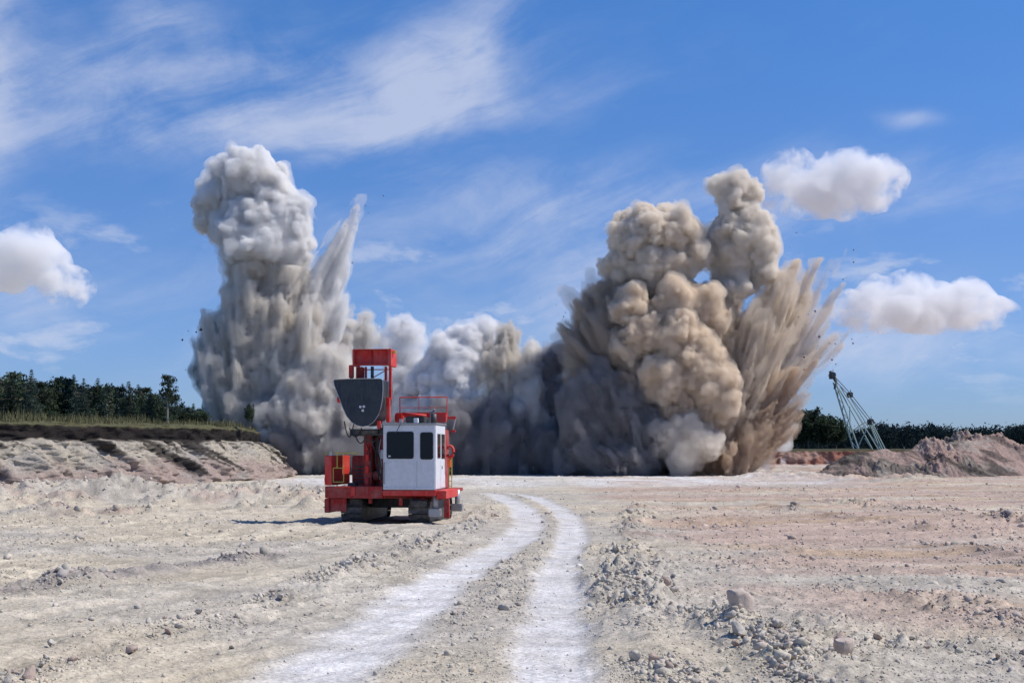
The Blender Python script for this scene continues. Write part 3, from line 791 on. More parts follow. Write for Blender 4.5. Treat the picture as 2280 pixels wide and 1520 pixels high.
# right cloud
DR = 134.0
P = Plume(30)  # low dust with the shade beneath the cloud worked into its dark colour
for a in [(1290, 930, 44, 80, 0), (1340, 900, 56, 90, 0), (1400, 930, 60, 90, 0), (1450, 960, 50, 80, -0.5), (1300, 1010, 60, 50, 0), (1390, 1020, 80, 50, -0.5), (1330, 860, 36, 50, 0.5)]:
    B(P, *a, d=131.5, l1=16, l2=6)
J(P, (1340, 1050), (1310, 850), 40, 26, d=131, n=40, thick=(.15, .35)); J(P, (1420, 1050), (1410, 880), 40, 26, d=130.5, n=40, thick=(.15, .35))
make_plume('blast_plume', 'dark dust low under left side of the right cloud, shade put into its colour', P, 0.185, (0.12, 0.115, 0.12), (0.17, 0.16, 0.155), (0.50, 0.485, 0.48), 1.0, veil=0.5, streak=((W(1480, 1200, DL)[0], DR, -8.0), 0.50, 26.0))
P = Plume(21)
for a in [(1450, 520, 80, 62, 0), (1400, 540, 48, 56, 0), (1510, 520, 60, 56, -0.5), (1540, 560, 40, 60, -0.5), (1390, 590, 46, 50, 0.5), (1470, 590, 76, 50, -0.5), (1480, 650, 80, 50, 1)]:
    B(P, *a, d=DR, l1=26, l2=10)
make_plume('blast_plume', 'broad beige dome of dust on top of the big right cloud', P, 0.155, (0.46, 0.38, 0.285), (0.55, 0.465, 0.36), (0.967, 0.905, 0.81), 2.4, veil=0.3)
P = Plume(22)
for a in [(1605, 415, 26, 26, 0), (1640, 408, 26, 28, -0.3), (1672, 425, 26, 30, 0), (1635, 450, 36, 40, 0), (1640, 510, 60, 56, 0.5), (1690, 530, 42, 60, 0), (1640, 580, 56, 56, 1), (1700, 590, 36, 46, 0), (1640, 640, 44, 40, 0.5), (1600, 540, 32, 60, 2)]:
    B(P, *a, d=DR, l1=24, l2=9)
make_plume('blast_plume', 'tall cream dust tower rising highest over the right cloud', P, 0.155, (0.52, 0.455, 0.365), (0.60, 0.535, 0.44), (0.976, 0.928, 0.85), 2.4, veil=0.35)
P = Plume(23)
for a in [(1405, 690, 38, 54, -3), (1430, 740, 48, 50, -3), (1400, 780, 42, 40, -2.5), (1500, 680, 52, 46, -2.5), (1560, 700, 52, 50, -2), (1500, 760, 60, 60, -3), (1540, 810, 50, 60, -3.5), (1600, 730, 36, 46, -1), (1470, 830, 56, 40, -3.5), (1570, 870, 60, 60, -3.5), (1480, 860, 60, 50, -3)]:
    B(P, *a, d=DR, l1=24, l2=9)
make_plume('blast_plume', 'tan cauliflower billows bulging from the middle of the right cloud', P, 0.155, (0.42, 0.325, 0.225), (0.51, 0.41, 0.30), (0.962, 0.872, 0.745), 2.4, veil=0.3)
P = Plume(24)
for a in [(1400, 700, 84, 80, 3), (1500, 750, 120, 110, 2), (1360, 790, 60, 80, 2), (1420, 850, 90, 80, 1), (1520, 930, 110, 80, 0), (1600, 850, 70, 90, 0), (1560, 990, 90, 66, 0), (1440, 940, 80, 80, 2), (1600, 700, 60, 80, 3), (1340, 720, 50, 60, 2), (1300, 720, 26, 36, 1.5), (1330, 800, 52, 66, 1.5), (1310, 860, 40, 50, 1.5)]:
    B(P, *a, d=DR, l1=18, l2=7)
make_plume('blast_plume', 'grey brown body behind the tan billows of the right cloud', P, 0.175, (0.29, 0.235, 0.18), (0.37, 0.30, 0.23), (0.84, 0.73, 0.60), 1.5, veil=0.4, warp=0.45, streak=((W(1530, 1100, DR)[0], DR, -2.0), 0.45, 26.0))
P = Plume(31)
for a, b, r0, r1 in [((1400, 900), (1244, 722), 44, 12), ((1400, 900), (1262, 756), 46, 16), ((1420, 840), (1276, 666), 50, 18), ((1430, 800), (1330, 626), 50, 16), ((1410, 820), (1300, 700), 50, 20), ((1400, 780), (1350, 612), 40, 12)]:
    J(P, a, b, r0, r1, d=DR, da=-0.5, db=-0.5, n=90, thick=(0.2, 0.42))
make_plume('dust_jet', 'dark brown spikes thrown out on the left of the right cloud', P, 0.165, (0.20, 0.16, 0.125), (0.30, 0.245, 0.19), (0.72, 0.645, 0.55), 2.6, thin=0.5, veil=0.3, warp=0.10, fine=0.05)
P = Plume(25)
for a in [(1640, 880, 44, 60, 0), (1680, 780, 40, 60, 0.5), (1710, 700, 34, 50, 0.5), (1660, 830, 40, 60, -1)]:
    B(P, *a, d=DR, l1=6, l2=2)
for b, r0, r1, dz in [((1730, 640), 64, 34, -1), ((1760, 610), 60, 24, 0), ((1800, 600), 56, 16, 0.5), ((1690, 700), 60, 34, -2), ((1720, 760), 56, 30, -2.5)]:
    J(P, (1590, 960), b, r0, r1, d=DR, da=-1, db=dz, n=150, thick=(0.10, 0.26))
make_plume('dust_jet', 'sandy fan of dust jets shooting up right from the right cloud', P, 0.165, (0.40, 0.315, 0.235), (0.50, 0.415, 0.33), (0.905, 0.82, 0.70), 2.2, thin=0.4, veil=0.4, warp=0.15, fine=0.05, streak=((W(1590, 1060, DR)[0], DR, -1.0), 0.34, 34.0))
P = Plume(26)
for a in [(1720, 800, 30, 30, 2), (1770, 740, 22, 24, 2.5)]:
    B(P, *a, d=DR, l1=0, l2=0)
for b, r0, r1 in [((1880, 578), 40, 6), ((1868, 650), 44, 7), ((1850, 600), 40, 7), ((1878, 748), 46, 6), ((1840, 700), 50, 14), ((1860, 780), 36, 8)]:
    J(P, (1640, 900), b, r0, r1, d=DR, da=1, db=2, n=110, thick=(0.10, 0.22))
make_plume('dust_jet', 'feathery greyish streaks at the outer right of the blast fan', P, 0.165, (0.40, 0.35, 0.30), (0.48, 0.43, 0.38), (0.875, 0.81, 0.73), 1.7, thin=0.28, veil=0.5, warp=0.12, fine=0.04, streak=((W(1600, 1060, DR)[0], DR, -1.0), 0.30, 40.0))
P = Plume(27)
for a in [(1640, 980, 50, 50, -1), (1680, 930, 44, 40, -1.5), (1620, 1020, 60, 36, -1)]:
    B(P, *a, d=DR, l1=4, l2=2)
for b, r0, r1 in [((1785, 828), 36, 8), ((1770, 900), 44, 14), ((1740, 850), 50, 16), ((1750, 940), 50, 14), ((1700, 980), 44, 16)]:
    J(P, (1600, 1040), b, r0, r1, d=DR, da=-1.5, db=-2, n=130, thick=(0.10, 0.24))
J(P, (1600, 1052), (1600, 960), 75, 70, d=DR, da=-1, db=-1, n=50, thick=(.3, .5))
make_plume('dust_jet', 'dark brown earth jets low on the right side of the blast', P, 0.165, (0.205, 0.145, 0.105), (0.29, 0.215, 0.16), (0.74, 0.61, 0.48), 2.6, thin=0.5, veil=0.3, warp=0.12, fine=0.05, streak=((W(1590, 1070, DR)[0], DR, -1.5), 0.30, 30.0))
P = Plume(28)
for a in [(1560, 990, 36, 34, -5), (1520, 960, 40, 36, -4.5), (1480, 985, 34, 36, -4.5), (1500, 1020, 34, 30, -5), (1530, 935, 28, 28, -4), (1450, 1000, 26, 26, -4)]:
    B(P, *a, d=DR, l1=22, l2=8)
make_plume('blast_plume', 'pale grey puff low in front of the right cloud near the ground', P, 0.155, (0.50, 0.46, 0.40), (0.57, 0.53, 0.47), (0.925, 0.87, 0.79), 1.0, thin=0.5, veil=0.55)
P = Plume(29)
for a in [(1740, 940, 26, 24, 1), (1720, 970, 30, 26, 1), (1690, 1000, 26, 24, 1)]:
    B(P, *a, d=DR, l1=18, l2=6)
make_plume('blast_plume', 'small white puff trailing low at the right edge of the blast', P, 0.175, (0.58, 0.56, 0.54), (0.64, 0.62, 0.60), (0.965, 0.96, 0.955), 0.7, veil=0.6)

# clods flying ahead of the jets, each a few pixels at most
rgd = np.random.default_rng(41)
cv, cf, k0 = [], [], 0
for a, b, n_ in (((1600, 960), (1890, 590), 60), ((1640, 900), (1900, 740), 60), ((1620, 1020), (1800, 850), 50), ((1420, 900), (1240, 700), 40), ((560, 900), (415, 740), 24), ((690, 700), (805, 450), 20), ((1640, 700), (1770, 540), 14)):
    for _ in range(n_):
        f_ = rgd.uniform(0.5, 1.04); p = W(a[0] + (b[0] - a[0]) * f_ + rgd.normal() * 20, a[1] + (b[1] - a[1]) * f_ + rgd.normal() * 20, DR + rgd.normal() * 1.5)
        v = np.array([(1, 0, 0), (0, 1, 0), (-1, 0, 0), (0, -1, 0), (0, 0, 1), (0, 0, -1)]) * rgd.uniform(0.4, 1.2, (6, 1)) * rgd.exponential(0.045) + rgd.uniform(0.02, 0.04)
        cv.append(v + p); cf.append(np.array([(0, 1, 4), (1, 2, 4), (2, 3, 4), (3, 0, 4), (1, 0, 5), (2, 1, 5), (3, 2, 5), (0, 3, 5)]) + k0); k0 += 6
cv = np.concatenate(cv)
tag(link('flying_debris', mesh_np('flying_debris', cv, np.concatenate(cf), np.full((len(cv), 3), (0.16, 0.125, 0.10)), smooth=False), None, M['stone']), 'dark clods of earth flying at the tips of the dust jets', 'debris', kind='stuff')
# ------------------------------------------------------------------ cumulus
def cumulus(label, blobs, seed, d=2600.0, dens=0.018):
    P = Plume(seed)
    k = d / F_PX
    for (px_, py_, rx, rz) in blobs:
        P.ball(W(px_, py_, d) / k * 0.1, (rx * 0.1, rx * 0.1, rz * 0.1), l1=34, l2=16, up=0.7, k1=(0.22, 0.42))      # built small, then scaled up
    parts = P.build(0.26, warp=0.7, wfreq=0.25, veil=0, fine=0.12, margin=4.0, floor=-1e6, inset=1.9, grow=2.4)
    f = k / 0.1
    loc = parts[0][0].mean(0) * f
    root = tag(empty('cumulus_cloud', tuple(loc)), label, 'cloud', 'small cumulus clouds')
    root.location = loc
    link('cloud_mass', mesh_np('cloud_mass', parts[1][0] * f - loc, parts[1][1]), root, M['cloudv'])
m, n, out = mat_new('cloud_droplets')
b = n.node('ShaderNodeBsdfDiffuse'); b.inputs[0].default_value = (0.9, 0.9, 0.9, 1); n.l.new(b.outputs[0], out.inputs['Surface'])
M['cloud'] = m
m, n, out = mat_new('cloud_fringe_droplets')
v = n.node('ShaderNodeVolumePrincipled'); v.inputs['Color'].default_value = (0.995, 0.995, 0.995, 1); v.inputs['Absorption Color'].default_value = (0, 0, 0, 1)
gg = n.node('ShaderNodeVectorMath', operation='MULTIPLY_ADD'); n.l.new(n.node('ShaderNodeTexCoord').outputs['Generated'], gg.inputs[0]); gg.inputs[1].default_value = (2, 2, 2); gg.inputs[2].default_value = (-1, -1, -1)
dd_ = n.node('ShaderNodeVectorMath', operation='DOT_PRODUCT'); n.l.new(gg.outputs[0], dd_.inputs[0]); n.l.new(gg.outputs[0], dd_.inputs[1])
fall = n.math('SUBTRACT', 1.0, n.math('MULTIPLY', dd_.outputs['Value'], 0.75))
val = n.math('ADD', n.math('MULTIPLY', n.noise(objco(n), 0.019, 8, 0.66, 0.4), 1.5), n.math('MULTIPLY', fall, 0.34))
n.set(v.inputs['Density'], n.range(val, 0.86, 1.16, 0.0, 0.06))
n.l.new(v.outputs[0], out.inputs['Volume']); m.cycles.volume_step_rate = 0.3
M['cloudv'] = m
cumulus('white cumulus cloud behind the cream dust tower at upper right', [(1760, 400, 46, 40), (1830, 420, 56, 36), (1900, 400, 56, 44), (1960, 405, 36, 34), (1870, 440, 80, 22), (1780, 440, 50, 20)], 51)
cumulus('long flat cumulus cloud above the dragline on the right', [(1910, 690, 36, 18), (1955, 672, 30, 26), (2020, 660, 40, 36), (2075, 682, 40, 22), (2150, 680, 42, 32), (2200, 698, 28, 14), (2040, 704, 110, 12)], 52)
cumulus('cumulus cloud at the left edge beside the left dust column', [(60, 560, 50, 34), (10, 590, 50, 40), (-50, 570, 50, 44), (150, 640, 34, 24), (100, 585, 26, 22)], 53)
cumulus('small cumulus cloud just right of the pale dust spike', [(810, 570, 34, 24), (860, 575, 36, 20), (920, 556, 24, 20), (840, 590, 40, 14)], 54)
cumulus('small cumulus cloud at the far right edge of the sky', [(2190, 605, 24, 16), (2250, 600, 32, 18), (2290, 605, 30, 18)], 55)

# ------------------------------------------------------------------ trees
def clump_faces(c, size, n_, rg, flat=0.5):
    """n_ small leaf-like triangles scattered round c"""
    v = rg.normal(size=(n_, 3)) * size * np.array([1, 1, flat]) * 0.6 + c
    a = rg.normal(size=(n_, 3)); a /= np.linalg.norm(a, axis=1)[:, None]
    b = rg.normal(size=(n_, 3)); b -= a * (a * b).sum(1)[:, None]; b /= np.linalg.norm(b, axis=1)[:, None]
    s_ = size * rg.uniform(0.35, 0.8, (n_, 1))
    return np.stack([v - a * s_ * 0.5, v + a * s_ * 0.5, v + b * s_ * 0.9], 1)
def conifer_meshes(seed, h, r, kind):
    rg = np.random.default_rng(seed)
    tris = []
    if kind == 'spruce':
        z = 0.06 * h
        while z < h * 0.99:
            f = 1 - z / h
            rad = r * (f ** 0.72) * rg.uniform(0.7, 1.15)
            for k in range(int(5 + 7 * f)):
                th = rg.uniform(0, 6.283); ln = rad * rg.uniform(0.55, 1.05)
                for q in np.linspace(0.2, 1, 4):
                    p = np.array([math.cos(th) * ln * q, math.sin(th) * ln * q, z - 0.22 * ln * q + 0.1 * ln * q * q])
                    tris.append(clump_faces(p, 0.10 + 0.16 * rad * (1.1 - 0.5 * q), 5, rg, 0.45))
            z += h * 0.035 * rg.uniform(0.7, 1.3)
        tris.append(clump_faces(np.array([0, 0, h * 0.98]), 0.10, 10, rg, 2.2))
    elif kind == 'pine':
        for _ in range(46):
            z = h * rg.uniform(0.35, 1.0); f = (z / h - 0.35) / 0.65
            rad = r * (0.35 + 1.0 * math.sin(math.pi * min(1, 0.25 + 0.72 * f))) * rg.uniform(0.2, 1.0)
            th = rg.uniform(0, 6.283)
            tris.append(clump_faces(np.array([math.cos(th) * rad, math.sin(th) * rad, z]), 0.42 * r * rg.uniform(0.5, 0.9), 42, rg, 0.6))
    else:
        for _ in range(60):
            d_ = rg.normal(size=3); d_ /= np.linalg.norm(d_); q = rg.uniform(0.45, 1.0)
            p = np.array([d_[0] * r * q, d_[1] * r * q, h * 0.6 + d_[2] * h * 0.40 * q])
            tris.append(clump_faces(p, 0.36 * r * rg.uniform(0.5, 0.9), 40, rg, 0.8))
    T = np.concatenate(tris)
    T[:, :, 2] = np.maximum(T[:, :, 2], 0.05)
    crown = mesh_np('crown', T.reshape(-1, 3), np.arange(len(T) * 3).reshape(-1, 3), smooth=False)
    # trunk: tapered tube with a few limbs
    vv, ff = [], []
    def tube(a, b, r0, r1, n_=7):
        a, b = np.array(a, float), np.array(b, float); ax = (b - a) / np.linalg.norm(b - a)
        u_ = np.cross(ax, [0, 0.3, 1] if abs(ax[2]) < .9 else [1, 0, 0]); u_ /= np.linalg.norm(u_); w_ = np.cross(ax, u_)
        i0 = len(vv)
        for p, rr in ((a, r0), (b, r1)):
            for k in range(n_):
                t_ = 6.2832 * k / n_; vv.append(p + (u_ * math.cos(t_) + w_ * math.sin(t_)) * rr)
        for k in range(n_):
            ff.append((i0 + k, i0 + (k + 1) % n_, i0 + n_ + (k + 1) % n_, i0 + n_ + k))
    tr = 0.022 * h
    pts = [np.array([0, 0, -0.3])]
    for k in range(1, 6): pts.append(np.array([rg.normal() * 0.02 * h * (k > 1), rg.normal() * 0.02 * h * (k > 1), h * 0.94 * k / 5]))
    for k in range(5): tube(pts[k], pts[k + 1], tr * (1 - k * 0.17), tr * (1 - (k + 1) * 0.17) + 0.008)
    for _ in range(9):
        z = h * rg.uniform(0.35, 0.85); th = rg.uniform(0, 6.283); ln = r * rg.uniform(0.4, 0.75)
        tube((0, 0, z), (math.cos(th) * ln, math.sin(th) * ln, z + ln * (0.3 if kind != 'spruce' else -0.1)), tr * 0.35, tr * 0.12, 5)
    trunk = mesh_np('trunk', np.array(vv), np.array(ff))
    return crown, trunk
VAR = {'spruce': [conifer_meshes(400 + i, 6.0, 1.7 + 0.3 * (i % 2), 'spruce') for i in range(4)],
       'pine': [conifer_meshes(420 + i, 6.0, 1.35, 'pine') for i in range(4)],
       'birch': [conifer_meshes(440 + i, 6.0, 2.0, 'birch') for i in range(4)]}
for k, mt in (('spruce', 'spruce'), ('pine', 'pine'), ('birch', 'birch')):
    for cr, tk in VAR[k]:
        cr.materials.append(M[mt]); tk.materials.append(M['bark'])
def tree(name, kind, var, loc, h, label, group, wide=1.0, rz=None, crown_cut=0.0):
    root = tag(empty(name, loc, random.uniform(0, 6.28) if rz is None else rz), label, 'tree', group)
    f = h / 6.0
    cr, tk = VAR[kind][var % 4]
    a = link('crown', cr, root); b_ = link('trunk', tk, root)
    a.scale = (f * wide, f * wide, f); b_.scale = (f, f, f)
    return root
def bank_z(): return 4.75
def tree_px(name, kind, var, px_, top, d, label, group, wide=1.0, zb=None):
    zb = bank_z() if zb is None else zb
    p = W(px_, top, d)
    return tree(name, kind, var, (p[0], d, zb), max(1.2, p[2] - zb), label, group, wide)
GR = 'trees on the left bank'
special = [
    ('spruce_tree', 'spruce', 0, 70, 822, 112, 'tallest spiky spruce near the left edge of the bank', 1.0),
    ('spruce_tree', 'spruce', 1, 26, 832, 113, 'dark spruce at the left edge beside the tallest one', 1.2),
    ('spruce_tree', 'spruce', 2, 186, 842, 112, 'dark spruce with a thin top left of the round crowns', 1.0),
    ('spruce_tree', 'spruce', 3, 287, 848, 112, 'conical bright green spruce in the middle of the left wood', 1.25),
    ('spruce_tree', 'spruce', 1, 333, 866, 113, 'small pointed spruce right of the conical green one', 1.0),
    ('pine_tree', 'pine', 0, 373, 838, 113, 'thin ragged pine with a bare pale trunk on the bank edge', 0.8),
    ('pine_tree', 'pine', 2, 238, 862, 117, 'slim pine with a pale stem rising from the dry grass', 0.7),
    ('birch_tree', 'birch', 1, 143, 843, 135, 'rounded dark leafy crown behind the spruces on the bank', 1.1),
]
for nm, kd, vr, px_, tp, d_, lb, wd in special:
    r_ = tree_px(nm, kd, vr, px_, tp, d_, lb, GR, wd)
for ch in r_.children: pass
for o_ in list(bpy.data.objects):
    if o_.get('label') in ('thin ragged pine with a bare pale trunk on the bank edge', 'slim pine with a pale stem rising from the dry grass'):
        for ch in o_.children:
            if ch.name.startswith('trunk'):
                ch.data = ch.data.copy(); ch.data.materials[0] = M['palebark']
sil = [(-60, 850), (0, 840), (60, 845), (110, 855), (150, 850), (200, 858), (260, 868), (330, 875), (400, 885), (440, 905), (470, 925)]
for i in range(44):
    px_ = -50 + i * 11.6 + random.uniform(-6, 6)
    tp = np.interp(px_, [q[0] for q in sil], [q[1] for q in sil]) + random.uniform(-10, 14)
    kd = ['birch', 'spruce', 'pine', 'spruce', 'birch'][i % 5]; tp -= {'birch': -4, 'spruce': 12, 'pine': 4}[kd]
    tree_px(kd + '_tree', kd, i, px_, tp, random.uniform(128, 150), {'birch': 'leafy tree in the dense wood behind the bank edge', 'spruce': 'spruce in the dense wood behind the bank edge', 'pine': 'pine in the dense wood behind the bank edge'}[kd], GR, random.uniform(0.9, 1.25))
for i in range(14):
    px_ = -20 + i * 36 + random.uniform(-12, 12)
    tree_px('bush', 'birch', i, px_, 918 + random.uniform(-14, 6), random.uniform(116, 122), 'low leafy bush at the foot of the bank wood', 'bushes on the left bank', 1.5)
tree_px('sapling', 'birch', 2, 556, 896, 110, 'single green sapling at the right tip of the left bank', GR, 0.6, 4.6)
# clump at the right of the blast
for i, (px_, tp, d_) in enumerate([(1745, 930, 262), (1775, 915, 260), (1800, 908, 258), (1822, 914, 258), (1842, 922, 260), (1862, 932, 262), (1790, 925, 270), (1830, 928, 270), (1758, 945, 268), (1720, 950, 270), (1700, 955, 275)]):
    tree_px('birch_tree', 'birch', i, px_, tp, d_, 'leafy tree in the clump between the blast and the dragline', 'tree clump left of the dragline', 1.15, 2.9)
# far wood
T, Tt = [], []
rg = np.random.default_rng(77)
for i in range(760):
    px_ = rg.uniform(1640, 2420); d_ = rg.uniform(430, 640)
    tp = 957 + 5 * math.sin(px_ * 0.021) + 3 * math.sin(px_ * 0.057) + rg.normal() * 4 - (rg.uniform() < 0.07) * 7 + (d_ - 430) * 0.01
    zb = 3.2; p = W(px_, tp, d_); h_ = p[2] - zb; r_ = h_ * rg.uniform(0.16, 0.24)
    nn = 36
    z_ = rg.uniform(0.05, 1.0, nn); rad = r_ * (1 - 0.75 * z_ ** 1.5) * rg.uniform(0.3, 1, nn); th = rg.uniform(0, 6.283, nn)
    c_ = np.stack([p[0] + np.cos(th) * rad, d_ + np.sin(th) * rad, zb + z_ * h_], -1)
    for q in range(3):
        T.append(clump_faces(c_, 1.3, nn, rg, 1.0))
T = np.concatenate(T)
tag(link('far_wood', mesh_np('far_wood', T.reshape(-1, 3), np.arange(len(T) * 3).reshape(-1, 3), smooth=False), None, M['farwood']), 'dark distant pine wood along the right horizon', 'wood', kind='stuff')
# grass on the bank
N = 26000
ii = rng.integers(0, len(crest), N); back = rng.uniform(0.05, 1, N) ** 1.5 * 14 + 0.35
gxp = crest[ii, 0] - crest[ii, 2] * back + rng.normal(0, .1, N); gyp = crest[ii, 1] - crest[ii, 3] * back + rng.normal(0, .1, N)
hh = rng.uniform(0.3, 1.15, N) * (0.7 + 0.5 * vnoise(gxp * 0.35, gyp * 0.35, seed=55))
wd = 0.05; th = rng.uniform(0, 6.283, N); ln = rng.normal(0, 0.22, (N, 2))
zb = 4.45 + 0.035 * back
vb = np.zeros((N, 3, 3))
vb[:, 0] = np.stack([gxp - wd * np.cos(th), gyp - wd * np.sin(th), zb - .1], -1)
vb[:, 1] = np.stack([gxp + wd * np.cos(th), gyp + wd * np.sin(th), zb - .1], -1)
vb[:, 2] = np.stack([gxp + ln[:, 0], gyp + ln[:, 1], zb + hh], -1)
tag(link('grass', mesh_np('grass', vb.reshape(-1, 3), np.arange(N * 3).reshape(-1, 3), smooth=False), None, M['grass']), 'tall dry grass along the top of the left bank', 'grass', kind='stuff')

# ------------------------------------------------------------------ drill rig
def bm_mesh(name, bm, smooth=False):
    me = bpy.data.meshes.new(name); bm.to_mesh(me); bm.free()
    if smooth:
        for p in me.polygons: p.use_smooth = True
    return me
def part(name, bm, mat, parent, smooth=False):
    return link(name, bm_mesh(name, bm, smooth), parent, mat)
def box(bm, x0, x1, y0, y1, z0, z1, bev=0.0):
    vs = [bm.verts.new((x, y, z)) for x in (x0, x1) for y in (y0, y1) for z in (z0, z1)]
    fs = [(0, 1, 3, 2), (4, 6, 7, 5), (0, 4, 5, 1), (2, 3, 7, 6), (0, 2, 6, 4), (1, 5, 7, 3)]
    fl = [bm.faces.new([vs[i] for i in f]) for f in fs]
    if bev:
        ed = list({e for f in fl for e in f.edges})
        bmesh.ops.bevel(bm, geom=ed, offset=bev, segments=2, affect='EDGES')
    return bm
def bx(x0, x1, y0, y1, z0, z1, bev=0.015): return box(bmesh.new(), x0, x1, y0, y1, z0, z1, bev)
def tube(bm, pts, r, n_=8, cap=True):
    pts = [Vector(p) for p in pts]
    rings = []
    for i, p in enumerate(pts):
        a = (pts[min(i + 1, len(pts) - 1)] - pts[max(i - 1, 0)]).normalized()
        u_ = a.cross(Vector((0, 0, 1)) if abs(a.z) < 0.95 else Vector((1, 0, 0))).normalized(); v_ = a.cross(u_)
        rings.append([bm.verts.new(p + (u_ * math.cos(6.2832 * k / n_) + v_ * math.sin(6.2832 * k / n_)) * r) for k in range(n_)])
    for A, B_ in zip(rings[:-1], rings[1:]):
        for k in range(n_): bm.faces.new((A[k], A[(k + 1) % n_], B_[(k + 1) % n_], B_[k]))
    if cap:
        bm.faces.new(rings[0][::-1]); bm.faces.new(rings[-1])
    return bm
def tb(pts, r, n_=8): return tube(bmesh.new(), pts, r, n_)
def prism(bm, poly, y0, y1):
    """an outline in x, z pushed through from y0 to y1"""
    A = [bm.verts.new((x, y0, z)) for x, z in poly]; B_ = [bm.verts.new((x, y1, z)) for x, z in poly]
    n_ = len(poly)
    bm.faces.new(A); bm.faces.new(B_[::-1])
    for k in range(n_): bm.faces.new((A[k], B_[k], B_[(k + 1) % n_], A[(k + 1) % n_]))
    bmesh.ops.recalc_face_normals(bm, faces=bm.faces[:])
    return bm
def rrect(x0, x1, z0, z1, r, k=5):
    out_ = []
    for cx_, cz_, a0 in ((x1 - r, z1 - r, 0), (x0 + r, z1 - r, 90), (x0 + r, z0 + r, 180), (x1 - r, z0 + r, 270)):
        for i in range(k + 1):
            a = math.radians(a0 + 90 * i / k); out_.append((cx_ + r * math.cos(a), cz_ + r * math.sin(a)))
    return out_
ZS = 224.0
def lx(xz): return (xz - 607) / ZS
def lz(yz): return (1440 - yz) / ZS
rig_d = 44.2
rx_, ry_ = (858 - CX) / F_PX * rig_d, rig_d
rig_z = float(ground_h([rx_ - 1, rx_ + 1], [ry_ + 1.5, ry_ + 1.5]).mean())
rig = tag(empty('drill_rig', (rx_, ry_, rig_z), math.radians(-7.0)), 'red crawler drill rig with a white cab parked beside the white wheel tracks', 'drill rig')
# crawlers
shoe_me = bm_mesh('track_shoe', bx(-0.38, 0.38, -0.105, 0.105, -0.03, 0.03, 0.008)); shoe_me.materials.append(M['track'])
def crawler(x):
    y0, y1, r = 0.65, 4.6, 0.40
    bm = bmesh.new()
    poly = []
    for i in range(13):
        a = math.radians(90 + 180 * i / 12); poly.append((y0 + (r - .06) * math.cos(a), r + (r - .06) * math.sin(a)))
    for i in range(13):
        a = math.radians(-90 + 180 * i / 12); poly.append((y1 + (r - .06) * math.cos(a), r + (r - .06) * math.sin(a)))
    A = [bm.verts.new((x - 0.28, p[0], p[1] + 0.04)) for p in poly]; B_ = [bm.verts.new((x + 0.28, p[0], p[1] + 0.04)) for p in poly]
    bm.faces.new(A); bm.faces.new(B_[::-1])
    for k in range(len(poly)): bm.faces.new((A[k], B_[k], B_[(k + 1) % len(poly)], A[(k + 1) % len(poly)]))
    bmesh.ops.recalc_face_normals(bm, faces=bm.faces[:])
    cr = part('crawler', bm, M['steel'], rig)
    per = 2 * (y1 - y0) + 2 * math.pi * r; n_ = 46
    for k in range(n_):
        s_ = per * k / n_
        if s_ < y1 - y0: p = (y0 + s_, 0.035, 0.0)
        elif s_ < y1 - y0 + math.pi * r:
            a = (s_ - (y1 - y0)) / r; p = (y1 + r * math.sin(a), r - r * math.cos(a) + 0.035, a)
        elif s_ < 2 * (y1 - y0) + math.pi * r: p = (y1 - (s_ - (y1 - y0) - math.pi * r), 2 * r + 0.035, math.pi)
        else:
            a = (s_ - 2 * (y1 - y0) - math.pi * r) / r; p = (y0 - r * math.sin(a), r + r * math.cos(a) + 0.035, math.pi + a)
        sh = link('track_shoe', shoe_me, cr); sh.location = (x, p[0], p[1] + 0.02); sh.rotation_euler = (p[2], 0, 0)
crawler(-1.28); crawler(1.15)
part('axle_beam', bx(-1.1, 1.0, 2.2, 3.0, 0.52, 0.86), M['steel'], rig)
part('undercarriage', bx(-1.75, 1.75, 0.7, 5.0, 0.90, 1.0, .02), M['dull_shaded_red'], rig)
# deck and lower frame
part('deck', bx(lx(150), lx(1000), 0.25, 6.2, 1.02, 1.14), M['dull_shaded_red'], rig)
part('front_beam', bx(lx(118), lx(585), 0.0, 0.28, lz(1232), lz(1140), .02), M['dull_shaded_red'], rig)
part('cab_sill', bx(lx(585), lx(1012), -0.02, 0.24, lz(1212), lz(1168), .02), M['red'], rig)
part('side_sill', bx(lx(1015), lx(1090), 0.05, 2.6, lz(1235), lz(1172), .02), M['red'], rig)
part('side_plate', bx(lx(115), lx(172), 0.02, 2.6, lz(1134), lz(905), .02), M['red'], rig)
part('side_skirt', bx(lx(112), lx(150), 0.03, 2.9, lz(1345), lz(1236), .02), M['dull_shaded_red'], rig)
part('skirt_panel', bx(lx(155), lx(285), 0.12, 0.2, lz(1335), lz(1236), .01), M['dull_shaded_red'], rig)
part('tow_block', bx(lx(330), lx(365), -0.07, -0.003, lz(1212), lz(1143), .012), M['red'], rig)
part('step_plate', bx(lx(200), lx(330), -0.06, -0.003, lz(1150), lz(1139), .004), M['red'], rig)
wheel = tube(bmesh.new(), [(lx(92), 0.5, lz(1095)), (lx(114), 0.5, lz(1095))], 0.14, 14); part('hose_reel', wheel, M['rubber'], rig)
for x0, x1, z0, z1, y in ((700, 730, 1230, 1290, .3), (880, 910, 1232, 1300, .3), (455, 480, 1234, 1275, .3)):
    part('frame_lug', bx(lx(x0), lx(x1), y, y + .2, lz(z1), lz(z0), .01), M['dull_shaded_red'], rig)
rig.scale = (1, 1, 1.03)
